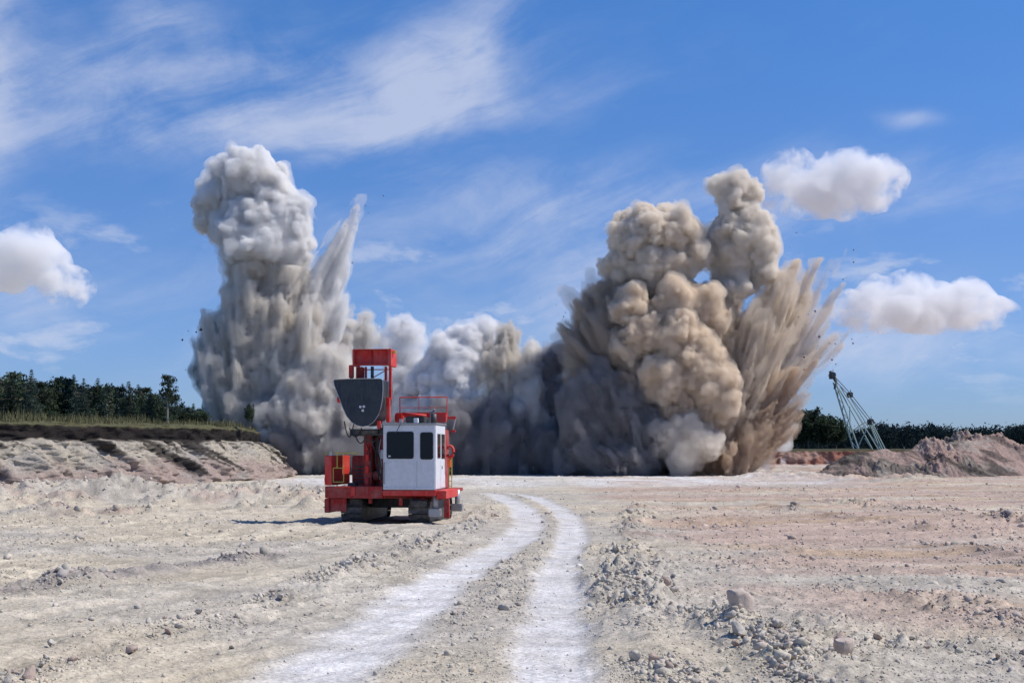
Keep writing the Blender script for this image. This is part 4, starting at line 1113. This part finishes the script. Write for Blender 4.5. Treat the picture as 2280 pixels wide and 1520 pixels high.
# levelling jacks
for x, y in ((1.72, 0.35), (-1.95, 4.6), (1.8, 4.6)):
    j = part('levelling_jack', tb([(x, y, 0.45), (x, y, 1.1)], 0.10, 14), M['bare'], rig, True)
    part('jack_pad', bx(x - .21, x + .21, y - .2, y + .2, 0.30, 0.58, .03), M['bare'], j)
part('rear_leg', bx(lx(1055), lx(1095), 0.5, .7, lz(1385), lz(1240), .01), M['dull_shaded_red'], rig)
part('mud_clod', bx(lx(800), lx(930), 0.1, .3, lz(1300), lz(1250), .03), M['track'], rig)
# engine house at the left and behind
part('engine_house', bx(lx(275), lx(412), 1.1, 4.6, 1.145, lz(905), .03), M['dull_shaded_red'], rig)
part('engine_house', bx(lx(420), lx(905), 2.6, 5.4, 1.145, lz(690), .03), M['dull_shaded_red'], rig)
for k in range(5):
    part('louvre', bx(lx(300), lx(390), 1.05, 1.10, 1.45 + .13 * k, 1.50 + .13 * k, .004), M['steel'], rig)
# yellow rails
def rail(pts, r=0.018, mat='yellow', nm='handrail'): return part(nm, tb(pts, r, 6), M[mat], rig)
rail([(lx(120), .1, lz(882)), (lx(395), .1, lz(888))])
for x, z0 in ((212, 1002), (265, 1110), (122, 905)): rail([(lx(x), .1, lz(z0)), (lx(x), .1, lz(884))])
rail([(lx(180), .1, lz(1000)), (lx(265), .1, lz(1000))]); rail([(lx(180), .1, lz(1108)), (lx(265), .1, lz(1108))]); rail([(lx(180), .1, lz(1108)), (lx(180), .1, lz(1000))])
rail([(lx(122), .1, lz(884)), (lx(122), 1.6, lz(884))]); rail([(lx(122), 1.6, lz(884)), (lx(122), 1.6, 1.2)])
# central mast support
part('mast_support', bx(lx(405), lx(470), 0.5, 1.7, 1.145, lz(740), .02), M['dull_shaded_red'], rig)
part('mast_support', bx(lx(530), lx(584), 0.6, 1.7, 1.145, lz(690), .02), M['dull_shaded_red'], rig)
part('support_web', bx(lx(470), lx(530), 1.0, 1.5, 1.145, lz(760), .01), M['dull_shaded_red'], rig)
part('cross_head', bx(lx(300), lx(575), 0.35, 1.6, lz(752), lz(700), .03), M['steel'], rig)
part('breakout_wrench', bx(lx(400), lx(540), 0.2, 0.5, lz(740), lz(705), .03), M['track'], rig)
part('winch_drum', tb([(lx(476), .72, lz(1060)), (lx(576), .72, lz(1060))], 0.17, 18), M['dull_shaded_red'], rig, True)
for k, (x0, x1, y, sag, mt) in enumerate(((505, 520, .5, 60, 'rubber'), (515, 555, .45, 90, 'rubber'), (540, 545, .5, 30, 'bare'), (480, 560, .42, 110, 'rubber'), (430, 500, .4, 70, 'rubber'))):
    pts = [(lx(x0 + (x1 - x0) * i / 10), y - .05 * math.sin(i * .31), lz(760 + 330 * i / 10 + 0 * sag)) for i in range(11)]
    pts = [(p[0] + .04 * math.sin(i * .9 + k), p[1], p[2]) for i, p in enumerate(pts)]
    part('hydraulic_hose', tb(pts, 0.022, 6), M[mt], rig, True)
for i in range(3):
    part('valve_block', bx(lx(425 + i * 3), lx(452), .38, .49, lz(1040 - i * 90), lz(985 - i * 90), .012), M['red'], rig)
# mast: lattice lying back, seen end on, with its trough-shaped end plate
D = [(190, 330), (200, 322), (300, 318), (440, 316), (575, 318), (588, 330), (590, 400), (584, 480), (570, 550), (548, 602), (515, 648), (470, 676), (425, 683), (380, 674), (335, 648), (298, 604), (268, 545), (243, 480), (215, 410), (196, 365)]
endp = part('mast_end_plate', prism(bmesh.new(), [(lx(a), lz(b)) for a, b in D][::-1], -0.02, 0.03), M['plate'], rig)
bm = bmesh.new(); ring = [(lx(a), -0.035, lz(b)) for a, b in D]; tube(bm, ring + [ring[0]], 0.013, 6, False); part('plate_rim', bm, M['bare'], endp)
for a, b in ((408, 532), (436, 530), (428, 560)):
    part('plate_bolt', tb([(lx(a), -0.06, lz(b)), (lx(a), -0.021, lz(b))], 0.045, 10), M['white'], endp)
bm = bmesh.new()
prof = [(lx(a), lz(b)) for a, b in D]; cx_, cz_ = lx(420), lz(430)
A = [bm.verts.new((cx_ + (x - cx_) * .97, 0.031, cz_ + (z - cz_) * .97)) for x, z in prof]; B_ = [bm.verts.new((cx_ + (x - cx_) * .97, 1.6, cz_ + (z - cz_) * .97)) for x, z in prof]
for k in range(len(prof)): bm.faces.new((A[k], A[(k + 1) % len(prof)], B_[(k + 1) % len(prof)], B_[k]))
part('mast_trough', bm, M['plate'], rig)
part('trunnion_pin', tb([(lx(190), .55, lz(472)), (lx(245), .55, lz(472))], 0.11, 14), M['red'], rig, True)
part('mast_cylinder', bx(lx(592), lx(622), 0.35, .55, lz(650), lz(455), .02), M['red'], rig)
part('mast_cylinder', bx(lx(533), lx(560), 0.10, .3, lz(700), lz(640), .02), M['red'], rig)
# head box with posts
hb = [(310, 325, 0.55, 1.5), (600, 625, 0.55, 1.5)]
head = part('head_box', bx(lx(325), lx(600), 0.75, 0.85, lz(205), lz(88), .008), M['red'], rig)
for x0, x1, y0, y1 in hb: part('head_side', bx(lx(x0), lx(x1), y0, y1, lz(212), lz(80), .01), M['red'], head)
part('head_top', bx(lx(326), lx(599), 0.55, 1.5, lz(86), lz(80), .005), M['red'], head)
part('head_lip', bx(lx(326), lx(599), 0.57, 0.63, lz(205), lz(196), .005), M['red'], head)
for x, w_, zt, zb_, y in ((290, 22, 200, 340, .7), (380, 14, 206, 330, 1.25), (545, 18, 206, 330, 1.25), (610, 20, 212, 470, .7), (345, 12, 206, 330, 1.25)):
    part('mast_post', bx(lx(x - w_ / 2), lx(x + w_ / 2), y, y + .12, lz(zb_), lz(zt), .008), M['red'], rig)
part('mast_crossbar', bx(lx(280), lx(310), .55, .8, lz(300), lz(205), .01), M['red'], rig)
for z in (225, 330): part('mast_crossbar', bx(lx(302), lx(600), 1.27, 1.33, lz(z + 8), lz(z), .005), M['red'], rig)
for (xa, xb, za, zb_) in ((380, 545, 325, 235), (300, 380, 235, 325)):
    part('mast_brace', tb([(lx(xa), 1.3, lz(za)), (lx(xb), 1.3, lz(zb_))], 0.018, 6), M['red'], rig)
part('mesh_screen', bx(lx(302), lx(372), 1.22, 1.24, lz(325), lz(212), 0), M['dull_shaded_red'], rig)
part('head_lamp', bx(lx(627), lx(655), 0.7, .85, lz(110), lz(95), .01), M['yellow'], rig)
# cab
CX0, CX1, CY0, CY1, CZ0, CZ1 = lx(588), lx(1008), 0.0, 1.95, lz(1166), lz(668)
cab = part('cab', bx(CX0, CX1, CY0, CY1, CZ0, CZ1, .03), M['white'], rig)
part('cab_roof', bx(CX0 - .04, CX1 + .04, -.06, CY1 + .05, CZ1 + .002, CZ1 + .05, .015), M['bare'], cab)
def window(x0, x1, z0, z1):
    f = part('window_seal', prism(bmesh.new(), rrect(lx(x0) - .022, lx(x1) + .022, lz(z1) - .022, lz(z0) + .022, .085), -0.012, 0.0), M['rubber'], cab)
    part('pane', prism(bmesh.new(), rrect(lx(x0), lx(x1), lz(z1), lz(z0), .07), -0.018, -0.0125), M['glass'], f)
window(622, 830, 726, 925); window(890, 984, 732, 930)
part('window_sticker', bx(lx(632), lx(650), -.022, -.0185, lz(915), lz(903), 0), M['white'], cab)
part('panel_seam', bx(lx(858), lx(861), -.006, -.0005, lz(1160), lz(945), 0), M['bare'], cab)
part('panel_lip', bx(CX0 + .01, CX1 - .01, -.02, -.0005, lz(1164), lz(1148), .004), M['white'], cab)
part('wiper', tb([(lx(690), -.05, lz(740)), (lx(735), -.05, lz(655))], .010, 6), M['rubber'], cab)
def side_window(y0, y1, z0, z1):
    bm = bmesh.new(); box(bm, CX1, CX1 + .012, y0, y1, lz(z1), lz(z0), 0); f = part('side_window', bm, M['rubber'], cab)
    part('pane', bx(CX1 + .0125, CX1 + .018, y0 + .03, y1 - .03, lz(z1) + .03, lz(z0) - .03, 0), M['glass'], f)
side_window(.35, .95, 738, 925); side_window(1.15, 1.8, 738, 930)
part('door', bx(CX1 + .0005, CX1 + .010, 1.02, 1.88, CZ0 + .05, lz(940), 0), M['white'], cab)
part('door_handle', tb([(CX1 + .04, 1.1, lz(1010)), (CX1 + .04, 1.1, lz(985))], .014, 6), M['steel'], cab)
for a, b in ((955, 1085), (978, 1110), (1000, 1080), (650, 955), (795, 955)):
    part('bolt_cover', tb([(lx(a), -.012, lz(b)), (lx(a), -.0005, lz(b))], .028, 8), M['white'], cab)
# small fittings
for k, (x0, x1, zt, sag) in enumerate(((300, 400, 690, 70), (330, 450, 700, 110), (420, 540, 742, 60), (250, 330, 640, 120), (560, 600, 660, 150))):
    part('hydraulic_hose', tb([(lx(x0 + (x1 - x0) * i / 10), 0.3 + .05 * k, lz(zt + sag * 4 * (i / 10) * (1 - i / 10))) for i in range(11)], .02, 6), M['rubber'], rig, True)
part('tool_box', bx(lx(282), lx(345), .35, .75, 1.145, 1.45, .02), M['steel'], rig)
part('fire_extinguisher', tb([(lx(436), .42, 1.2), (lx(436), .42, 1.62)], .07, 12), M['red'], rig, True)
part('junction_box', bx(lx(545), lx(580), .42, .58, lz(930), lz(860), .012), M['bare'], rig)
part('junction_box', bx(lx(478), lx(512), .9, .99, lz(860), lz(800), .012), M['steel'], rig)
part('grab_rail', tb([(lx(600), -.07, lz(1120)), (lx(600), -.07, lz(960))], .013, 6), M['steel'], rig)
for zz in (1120, 960): part('grab_rail', tb([(lx(600), -.07, lz(zz)), (lx(600), .01, lz(zz))], .011, 6), M['steel'], rig)
for xx in (140, 210, 300, 420, 500, 560): part('bolt_head', tb([(lx(xx), -.018, lz(1190)), (lx(xx), .002, lz(1190))], .022, 8), M['steel'], rig)
part('work_lamp', bx(lx(150), lx(180), .02, .14, lz(905), lz(886) + .05, .012), M['bare'], rig)
part('work_lamp', bx(lx(572), lx(598), .2, .34, lz(668), lz(640), .012), M['bare'], rig)
part('head_stiffener', bx(lx(455), lx(465), .715, .749, lz(204), lz(90), .004), M['dull_shaded_red'], rig)
part('drill_pipe', tb([(lx(470), .6, lz(315)), (lx(470), .6, lz(215))], .06, 12), M['steel'], rig, True)
part('sheave_bracket', bx(lx(300), lx(330), .5, .62, lz(640), lz(560), .012), M['dull_shaded_red'], rig)
part('mud_flap', bx(lx(290), lx(400), .30, .33, lz(1310), lz(1240), .004), M['rubber'], rig)
part('mud_flap', bx(lx(790), lx(935), .30, .33, lz(1300), lz(1238), .004), M['rubber'], rig)
# on and behind the roof
part('air_conditioner', bx(lx(745), lx(892), .5, 1.3, lz(655), lz(602), .03), M['rubber'], rig)
part('roof_lamp', bx(lx(828), lx(862), .1, .3, lz(655), lz(618), .015), M['white'], rig)
part('roof_lamp', bx(lx(712), lx(735), .1, .3, lz(656), lz(625), .015), M['bare'], rig)
part('exhaust_stack', tb([(lx(912), 1.6, lz(660)), (lx(912), 1.6, lz(565)), (lx(935), 1.6, lz(545))], .07, 12), M['bare'], rig, True)
part('filter_canister', tb([(lx(945), 1.2, lz(656)), (lx(945), 1.2, lz(580))], .10, 14), M['steel'], rig, True)
part('rear_frame', bx(lx(625 - 56), lx(1060 - 56), 2.4, 2.6, lz(600), lz(562), .02), M['red'], rig)
part('rear_frame', bx(lx(640 - 56), lx(700 - 56), 2.0, 2.4, lz(640), lz(575), .02), M['red'], rig)
part('feed_cylinder', tb([(lx(700 - 56), 2.2, lz(572)), (lx(895 - 56), 2.2, lz(590))], .06, 10), M['red'], rig, True)
part('rear_frame', bx(lx(965 - 56), lx(1060 - 56), 2.2, 2.4, lz(640), lz(575), .02), M['red'], rig)
part('roof_pipe', tb([(lx(720 - 56), 2.1, lz(553)), (lx(940 - 56), 2.1, lz(553))], .025, 6), M['bare'], rig)
for x in (660, 1058):
    rail([(lx(x - 56), 2.5, lz(600)), (lx(x - 56), 2.5, lz(440))], .022, 'red', 'guard_rail')
rail([(lx(660 - 56), 2.5, lz(437)), (lx(1058 - 56), 2.5, lz(437))], .022, 'red', 'guard_rail')
rail([(lx(660 - 56), 2.5, lz(520)), (lx(1058 - 56), 2.5, lz(520))], .012, 'red', 'guard_rail')
rail([(lx(820 - 56), 2.5, lz(437)), (lx(820 - 56), 2.5, lz(600))], .012, 'red', 'guard_rail')
part('side_bracket', bx(lx(1062 - 56), lx(1130 - 56), 2.5, 2.6, lz(615), lz(592), .01), M['red'], rig)
part('side_bracket', bx(lx(1088 - 56), lx(1126 - 56), 2.5, 2.6, lz(720), lz(700), .01), M['red'], rig)
part('side_mirror', tb([(lx(1124 - 56), 2.55, lz(612)), (lx(1104 - 56), 2.55, lz(702))], .03, 8), M['bare'], rig)
bm = bmesh.new()
tube(bm, [(lx(1106 - 56) + .13 * math.cos(a), 1.9, lz(875) + .20 * math.sin(a)) for a in [math.radians(150 - 30 * i) for i in range(11)]], .055, 8)
part('intake_elbow', bm, M['red'], rig, True)
lad = part('ladder_rail', tb([(lx(1088 - 56), 2.1, lz(1165)), (lx(1088 - 56), 2.1, lz(900))], .02, 6), M['yellow'], rig)
part('ladder_rail', tb([(lx(1112 - 56), 2.1, lz(1165)), (lx(1112 - 56), 2.1, lz(900))], .02, 6), M['yellow'], rig)
for k in range(6): part('ladder_rung', tb([(lx(1088 - 56), 2.1, lz(1150 - k * 42)), (lx(1112 - 56), 2.1, lz(1150 - k * 42))], .014, 6), M['yellow'], rig)
part('orange_box', bx(lx(1087 - 56), lx(1112 - 56), 1.8, 2.0, lz(1000), lz(935), .02), M['orange'], rig)
# ------------------------------------------------------------------ dragline behind the heaps
DD = 225.0
drag = tag(empty('dragline', (hx(1930, DD), DD, 0)), 'pale green lattice boom of a dragline behind the spoil heaps', 'dragline')
def dl(px_, py_, dy=0.0):
    p = W(px_, py_, DD); return (p[0] - drag.location.x, dy, p[2])
def strut(a, b, r, nm='strut', mat='green_steel', n_=6): return part(nm, tb([a, b], r, n_), M[mat], drag)
for dy in (-0.8, 0.8):
    strut(dl(1906, 1000, dy * 2.2), dl(1858, 850, dy), 0.15, 'boom_chord')
    strut(dl(1868, 860, dy), dl(1949, 1000, dy * 2.2), 0.11, 'mast_leg')
tipA, midA, lowA = (1853, 835), (1892, 878), (1938, 938)
for k in range(9):
    f = k / 9; g_ = (k + 1) / 9
    a = (1906 + (1858 - 1906) * f, 1000 + (850 - 1000) * f); b = (1906 + (1858 - 1906) * g_, 1000 + (850 - 1000) * g_)
    sg_ = 1 if k % 2 else -1
    strut(dl(*a, 0.8 * sg_ * (2.2 - 1.2 * f)), dl(*b, -0.8 * sg_ * (2.2 - 1.2 * g_)), 0.08, 'lacing')
for x0, y0, x1, y1 in ((1892, 905, 1893, 965), (1912, 990, 1930, 955), (1896, 960, 1925, 940), (1925, 975, 1942, 1000), (1908, 1000, 1922, 970), (1935, 965, 1965, 1000), (1940, 945, 1965, 1000)):
    strut(dl(x0, y0), dl(x1, y1), 0.11)
for dy in (-0.9, 0.9):
    strut(dl(1855, 838, dy), dl(1892, 878, dy), 0.07, 'rope', 'steel', 5)
    strut(dl(1892, 878, dy), dl(1940, 940, dy), 0.07, 'rope', 'steel', 5)
    strut(dl(1886, 880, dy), dl(1930, 950, dy), 0.09, 'rope', 'green_steel', 5)
    strut(dl(1938, 940, dy), dl(1965, 1000, dy * 1.8), 0.14, 'back_leg')
for (a, b), r in ((tipA, 0.55), (midA, 0.46), (lowA, 0.50)):
    c_ = dl(a, b)
    part('sheave', tb([(c_[0], -.55, c_[2]), (c_[0], .55, c_[2])], r, 16), M['steel'], drag)
    for dy in (-.75, .75): part('sheave_cheek', bx(c_[0] - r * .7, c_[0] + r * .8, dy - .08, dy + .08, c_[2] - r * 1.2, c_[2] + r * .7, .05), M['steel'], drag)
    strut((c_[0] + .1, 0, c_[2]), (c_[0] + .15, 0, c_[2] + r * 1.9), .06, 'antenna', 'steel', 5)
strut(dl(1848, 826), dl(1862, 850), .28, 'boom_head', 'steel'); strut(dl(1862, 850), dl(1858, 866), .2, 'boom_head', 'steel')
part('machine_house', bx(-1.6, 4.6, -2.2, 3.2, 1.1, 2.75, .1), M['green_steel'], drag)
part('slewing_base', tb([(1.4, 0.4, 0.0), (1.4, 0.4, 1.1)], 2.2, 24), M['steel'], drag)

# ------------------------------------------------------------------ stones
def stone_mesh(seed, sub=1):
    rg = np.random.default_rng(seed)
    bm = bmesh.new(); bmesh.ops.create_icosphere(bm, subdivisions=sub, radius=0.5)
    v = np.array([q.co[:] for q in bm.verts]); f = np.array([[w_.index for w_ in q.verts] for q in bm.faces]); bm.free()
    for _ in range(11 if sub == 1 else 16):      # chop flat faces
        d_ = rg.normal(size=3); d_ /= np.linalg.norm(d_); h_ = rg.uniform(0.15, 0.34) if sub == 1 else rg.uniform(0.13, 0.30)
        k = v @ d_ - h_; v = v - np.outer(np.maximum(k, 0), d_) * 0.95
    v = v * rg.uniform(0.75, 1.5, 3) * np.array([1.2, 1.2, 0.95])
    v = v + 0.03 * rg.normal(size=v.shape)
    return v, f
def chip_mesh(seed):
    rg = np.random.default_rng(seed)
    v = np.array([(1, 0, 0), (0, 1, 0), (-1, 0, 0), (0, -1, 0), (0, 0, 1), (0, 0, -1)], float) * 0.55 * rg.uniform(0.6, 1.3, (6, 1)) + rg.normal(0, 0.14, (6, 3))
    v[:, 2] *= 0.8
    f = np.array([(0, 1, 4), (1, 2, 4), (2, 3, 4), (3, 0, 4), (1, 0, 5), (2, 1, 5), (3, 2, 5), (0, 3, 5)])
    return v, f
SV = [stone_mesh(600 + i, 1) for i in range(10)] + [chip_mesh(640 + i) for i in range(24)]
def scatter(n_want, dmin, dmax, rg, power=1.0):
    out_ = []
    while sum(len(q) for q in out_) < n_want:
        n_ = 60000
        inv = rg.uniform(1 / dmax, 1 / dmin, n_); d_ = 1 / inv          # even over the picture's rows
        x = rg.uniform(-0.46, 0.46, n_) * (d_ + 2)
        h_, c_, st = ground_fields(x.astype(np.float32), d_.astype(np.float32))
        keep = rg.uniform(0, 1, n_) < np.clip(st, 0, 1.3) ** power / 1.3 + 0.012
        keep &= np.hypot(x - rx_, d_ - (ry_ + 2.5)) > 3.4
        out_.append(np.stack([x, d_, h_, *(c_.T), st], -1)[keep])
    return np.concatenate(out_)[:n_want]
rg = np.random.default_rng(99)
Q = scatter(50000, 11.5, 125, rg, 1.1)
V_, F_, C_ = [], [], []
base = 0
sz = np.exp(rg.normal(-3.55, 0.62, len(Q))) * (0.75 + 0.6 * np.clip(Q[:, 6], 0, 1.3)) * np.clip(Q[:, 1] / 22, 0.75, 2.0)
sz = np.clip(sz, 0.02, 0.42)
order_ = np.argsort(-sz / Q[:, 1]); bigs, smalls = order_[:7000], order_[7000:]
for vi, (sv, sf) in enumerate(SV):
    sel = bigs[vi::10] if vi < 10 else smalls[vi - 10::24]
    th = rg.uniform(0, 6.283, len(sel)); ct, st = np.cos(th), np.sin(th)
    vv = np.repeat(sv[None], len(sel), 0) * sz[sel][:, None, None]
    vx = vv[:, :, 0] * ct[:, None] - vv[:, :, 1] * st[:, None]; vy = vv[:, :, 0] * st[:, None] + vv[:, :, 1] * ct[:, None]
    pos = np.stack([vx + Q[sel, 0][:, None], vy + Q[sel, 1][:, None], vv[:, :, 2] + Q[sel, 2][:, None] + 0.04 * sz[sel][:, None]], -1)
    V_.append(pos.reshape(-1, 3)); F_.append((sf[None] + (np.arange(len(sel)) * len(sv))[:, None, None] + base).reshape(-1, 3)); base += len(sel) * len(sv)
    cc = Q[sel, 3:6] * rg.uniform(0.8, 1.25, (len(sel), 1)) + rg.normal(0, .012, (len(sel), 3))
    cc = cc * 0.6 + 0.4 * np.array([0.58, 0.52, 0.44])
    C_.append(np.repeat(np.clip(cc, .05, .75)[:, None], len(sv), 1).reshape(-1, 3))
tag(link('rubble', mesh_np('rubble', np.concatenate(V_), np.concatenate(F_), np.concatenate(C_), smooth=False), None, M['stone']), 'loose pale limestone rubble strewn over the quarry floor', 'rubble', kind='stuff')
# single stones one can pick out
BV = []
for i in range(10):
    v, f = stone_mesh(700 + i, 2)
    for tone, cc in (('pale', (0.56, 0.505, 0.43)), ('pink', (0.47, 0.365, 0.30))):
        BV.append((tone, mesh_np('stone', v, f, np.clip(np.array(cc) * (1 + 0.08 * np.random.default_rng(i).normal(size=(len(v), 1))), 0, .8), smooth=False)))
        BV[-1][1].materials.append(M['stone'])
def stone(x, y, s_, tone, label, cat='stone', group=None, name='stone', sc=(1, 1, 1), sink=0.12, var=None, rz=None, z=None):
    opts = [q for q in BV if q[0] == tone]
    o_ = bpy.data.objects.new(name, (random.choice(opts) if var is None else opts[var])[1]); COL.objects.link(o_)
    o_.scale = (s_ * sc[0], s_ * sc[1], s_ * sc[2]); o_.rotation_euler = (random.uniform(-.3, .3), random.uniform(-.3, .3), random.uniform(0, 6.28) if rz is None else rz)
    o_.location = (x, y, (float(ground_h(x, y)[0]) if z is None else z) + s_ * sc[2] * (0.36 - sink))
    return tag(o_, label, cat, group)
def stone_px(px_, py_, wpx, tone, label, **kw):
    x, y = G(px_, py_)
    return stone(x, y, wpx / F_PX * y * 1.05, tone, label, **kw)
def block(px_, py_, wpx, hpx, label, seed, rz=0.3, tone=(0.52, 0.43, 0.36)):
    """a broken, blocky boulder bedded in the rubble; wpx, hpx = its size in the photograph"""
    rg_ = np.random.default_rng(seed)
    x, y = G(px_, py_); w_, h_ = wpx / F_PX * y, hpx / F_PX * y
    bm = bmesh.new(); bmesh.ops.create_cube(bm, size=1.0); bmesh.ops.subdivide_edges(bm, edges=bm.edges[:], cuts=5, use_grid_fill=True)
    v = np.array([q.co[:] for q in bm.verts])
    for _ in range(12):
        d_ = rg_.normal(size=3); d_ /= np.linalg.norm(d_); k = v @ d_ - rg_.uniform(0.36, 0.56); v = v - np.outer(np.maximum(k, 0), d_) * 0.95
    v = v + 0.05 * np.stack([fbm(v[:, 0] * 3.0 + 9 * q + seed, v[:, 1] * 2.5, v[:, 2] * 2.5, oct=3, seed=q) for q in range(3)], -1)
    for q, co in zip(bm.verts, v): q.co = Vector(co)
    bmesh.ops.triangulate(bm, faces=bm.faces[:])
    f_ = np.array([[q.index for q in p.verts] for p in bm.faces]); bm.free()
    v = v * np.array([w_, w_ * 0.9, h_ * 1.25])
    me_ = mesh_np('boulder', v, f_, np.full((len(v), 3), tone), smooth=False); me_.materials.append(M['stone'])
    o_ = bpy.data.objects.new('boulder', me_); COL.objects.link(o_)
    o_.location = (x, y, float(ground_h(x, y)[0]) + h_ * 0.42); o_.rotation_euler = (0.08, -0.1, rz)
    tag(o_, label, 'boulder')
block(1650, 1430, 52, 50, 'large pinkish block standing highest among the rubble right of the tracks', 3)
block(1875, 1482, 44, 36, 'pinkish boulder near the bottom edge right of the tall block', 5, 0.9)
stone_px(1648, 1466, 44, 'pale', 'rounded pale boulder just below the tall pinkish block', cat='boulder', name='boulder', var=1)
stone_px(1622, 1440, 24, 'pale', 'pale stone at the left foot of the tall block', cat='boulder', name='boulder', var=3)
stone_px(517, 1455, 24, 'pale', 'round grey stone lying alone left of the near wheel track', cat='boulder', name='boulder', var=0)
stone_px(1365, 1308, 28, 'pale', 'pale stone on the edge of the right wheel track', cat='boulder', name='boulder', var=6)
stone_px(1520, 1402, 22, 'pale', 'flat white stone left of the tall pinkish block', cat='boulder', name='boulder', var=7)
stone_px(115, 1460, 34, 'pale', 'pale block on the ridge at the lower left', cat='boulder', name='boulder', var=8)
stone_px(290, 1475, 34, 'pink', 'pinkish block on the ridge right of the pale one at lower left', cat='boulder', name='boulder', var=9)
Q2 = scatter(2600, 12.5, 60, rg, 2.0)
Q2 = Q2[Q2[:, 6] > 0.38]
vis = np.exp(rg.normal(-2.45, 0.34, len(Q2))) * np.clip(Q2[:, 1] / 22, .85, 1.3)
app = vis / Q2[:, 1]
order = np.argsort(-app)[:280]
for i in order:
    x, y = Q2[i, 0], Q2[i, 1]
    tone = 'pink' if (x > 4 and random.random() < .6) or random.random() < .12 else 'pale'
    xa, ya = np.array([x], np.float32), np.array([y], np.float32)
    near_ = lambda k: float(seg_dist(xa, ya, RIDGES[k][0])[0][0])
    if x > np.interp(y, *TR_R):
        where = ('in the rubble ridge below the tall pinkish block' if near_(1) < 1.3 else 'in the windrow beside the right wheel track' if near_(0) < 1.2
                 else 'in the stone band at the right edge' if near_(8) < 1.4 else 'on the far right field before the spoil heaps' if y > 32 else 'on the near right field')
    elif x < np.interp(y, *TR_L):
        where = ('in the windrow between left track and drill rig' if near_(2) < 1.2 else 'on the ridge at the lower left corner' if near_(4) < 1.5
                 else 'on the dark ridge crossing the left side' if near_(3) < 1.2 else 'on the open floor left of the tracks')
    else: where = 'between the two wheel tracks'
    stone(x, y, float(vis[i]), tone, ('fist sized pinkish' if tone == 'pink' else 'fist sized pale limestone') + ' stone lying ' + where, group='loose stones ' + where + (' pink' if tone == 'pink' else ''), z=float(Q2[i, 2]))
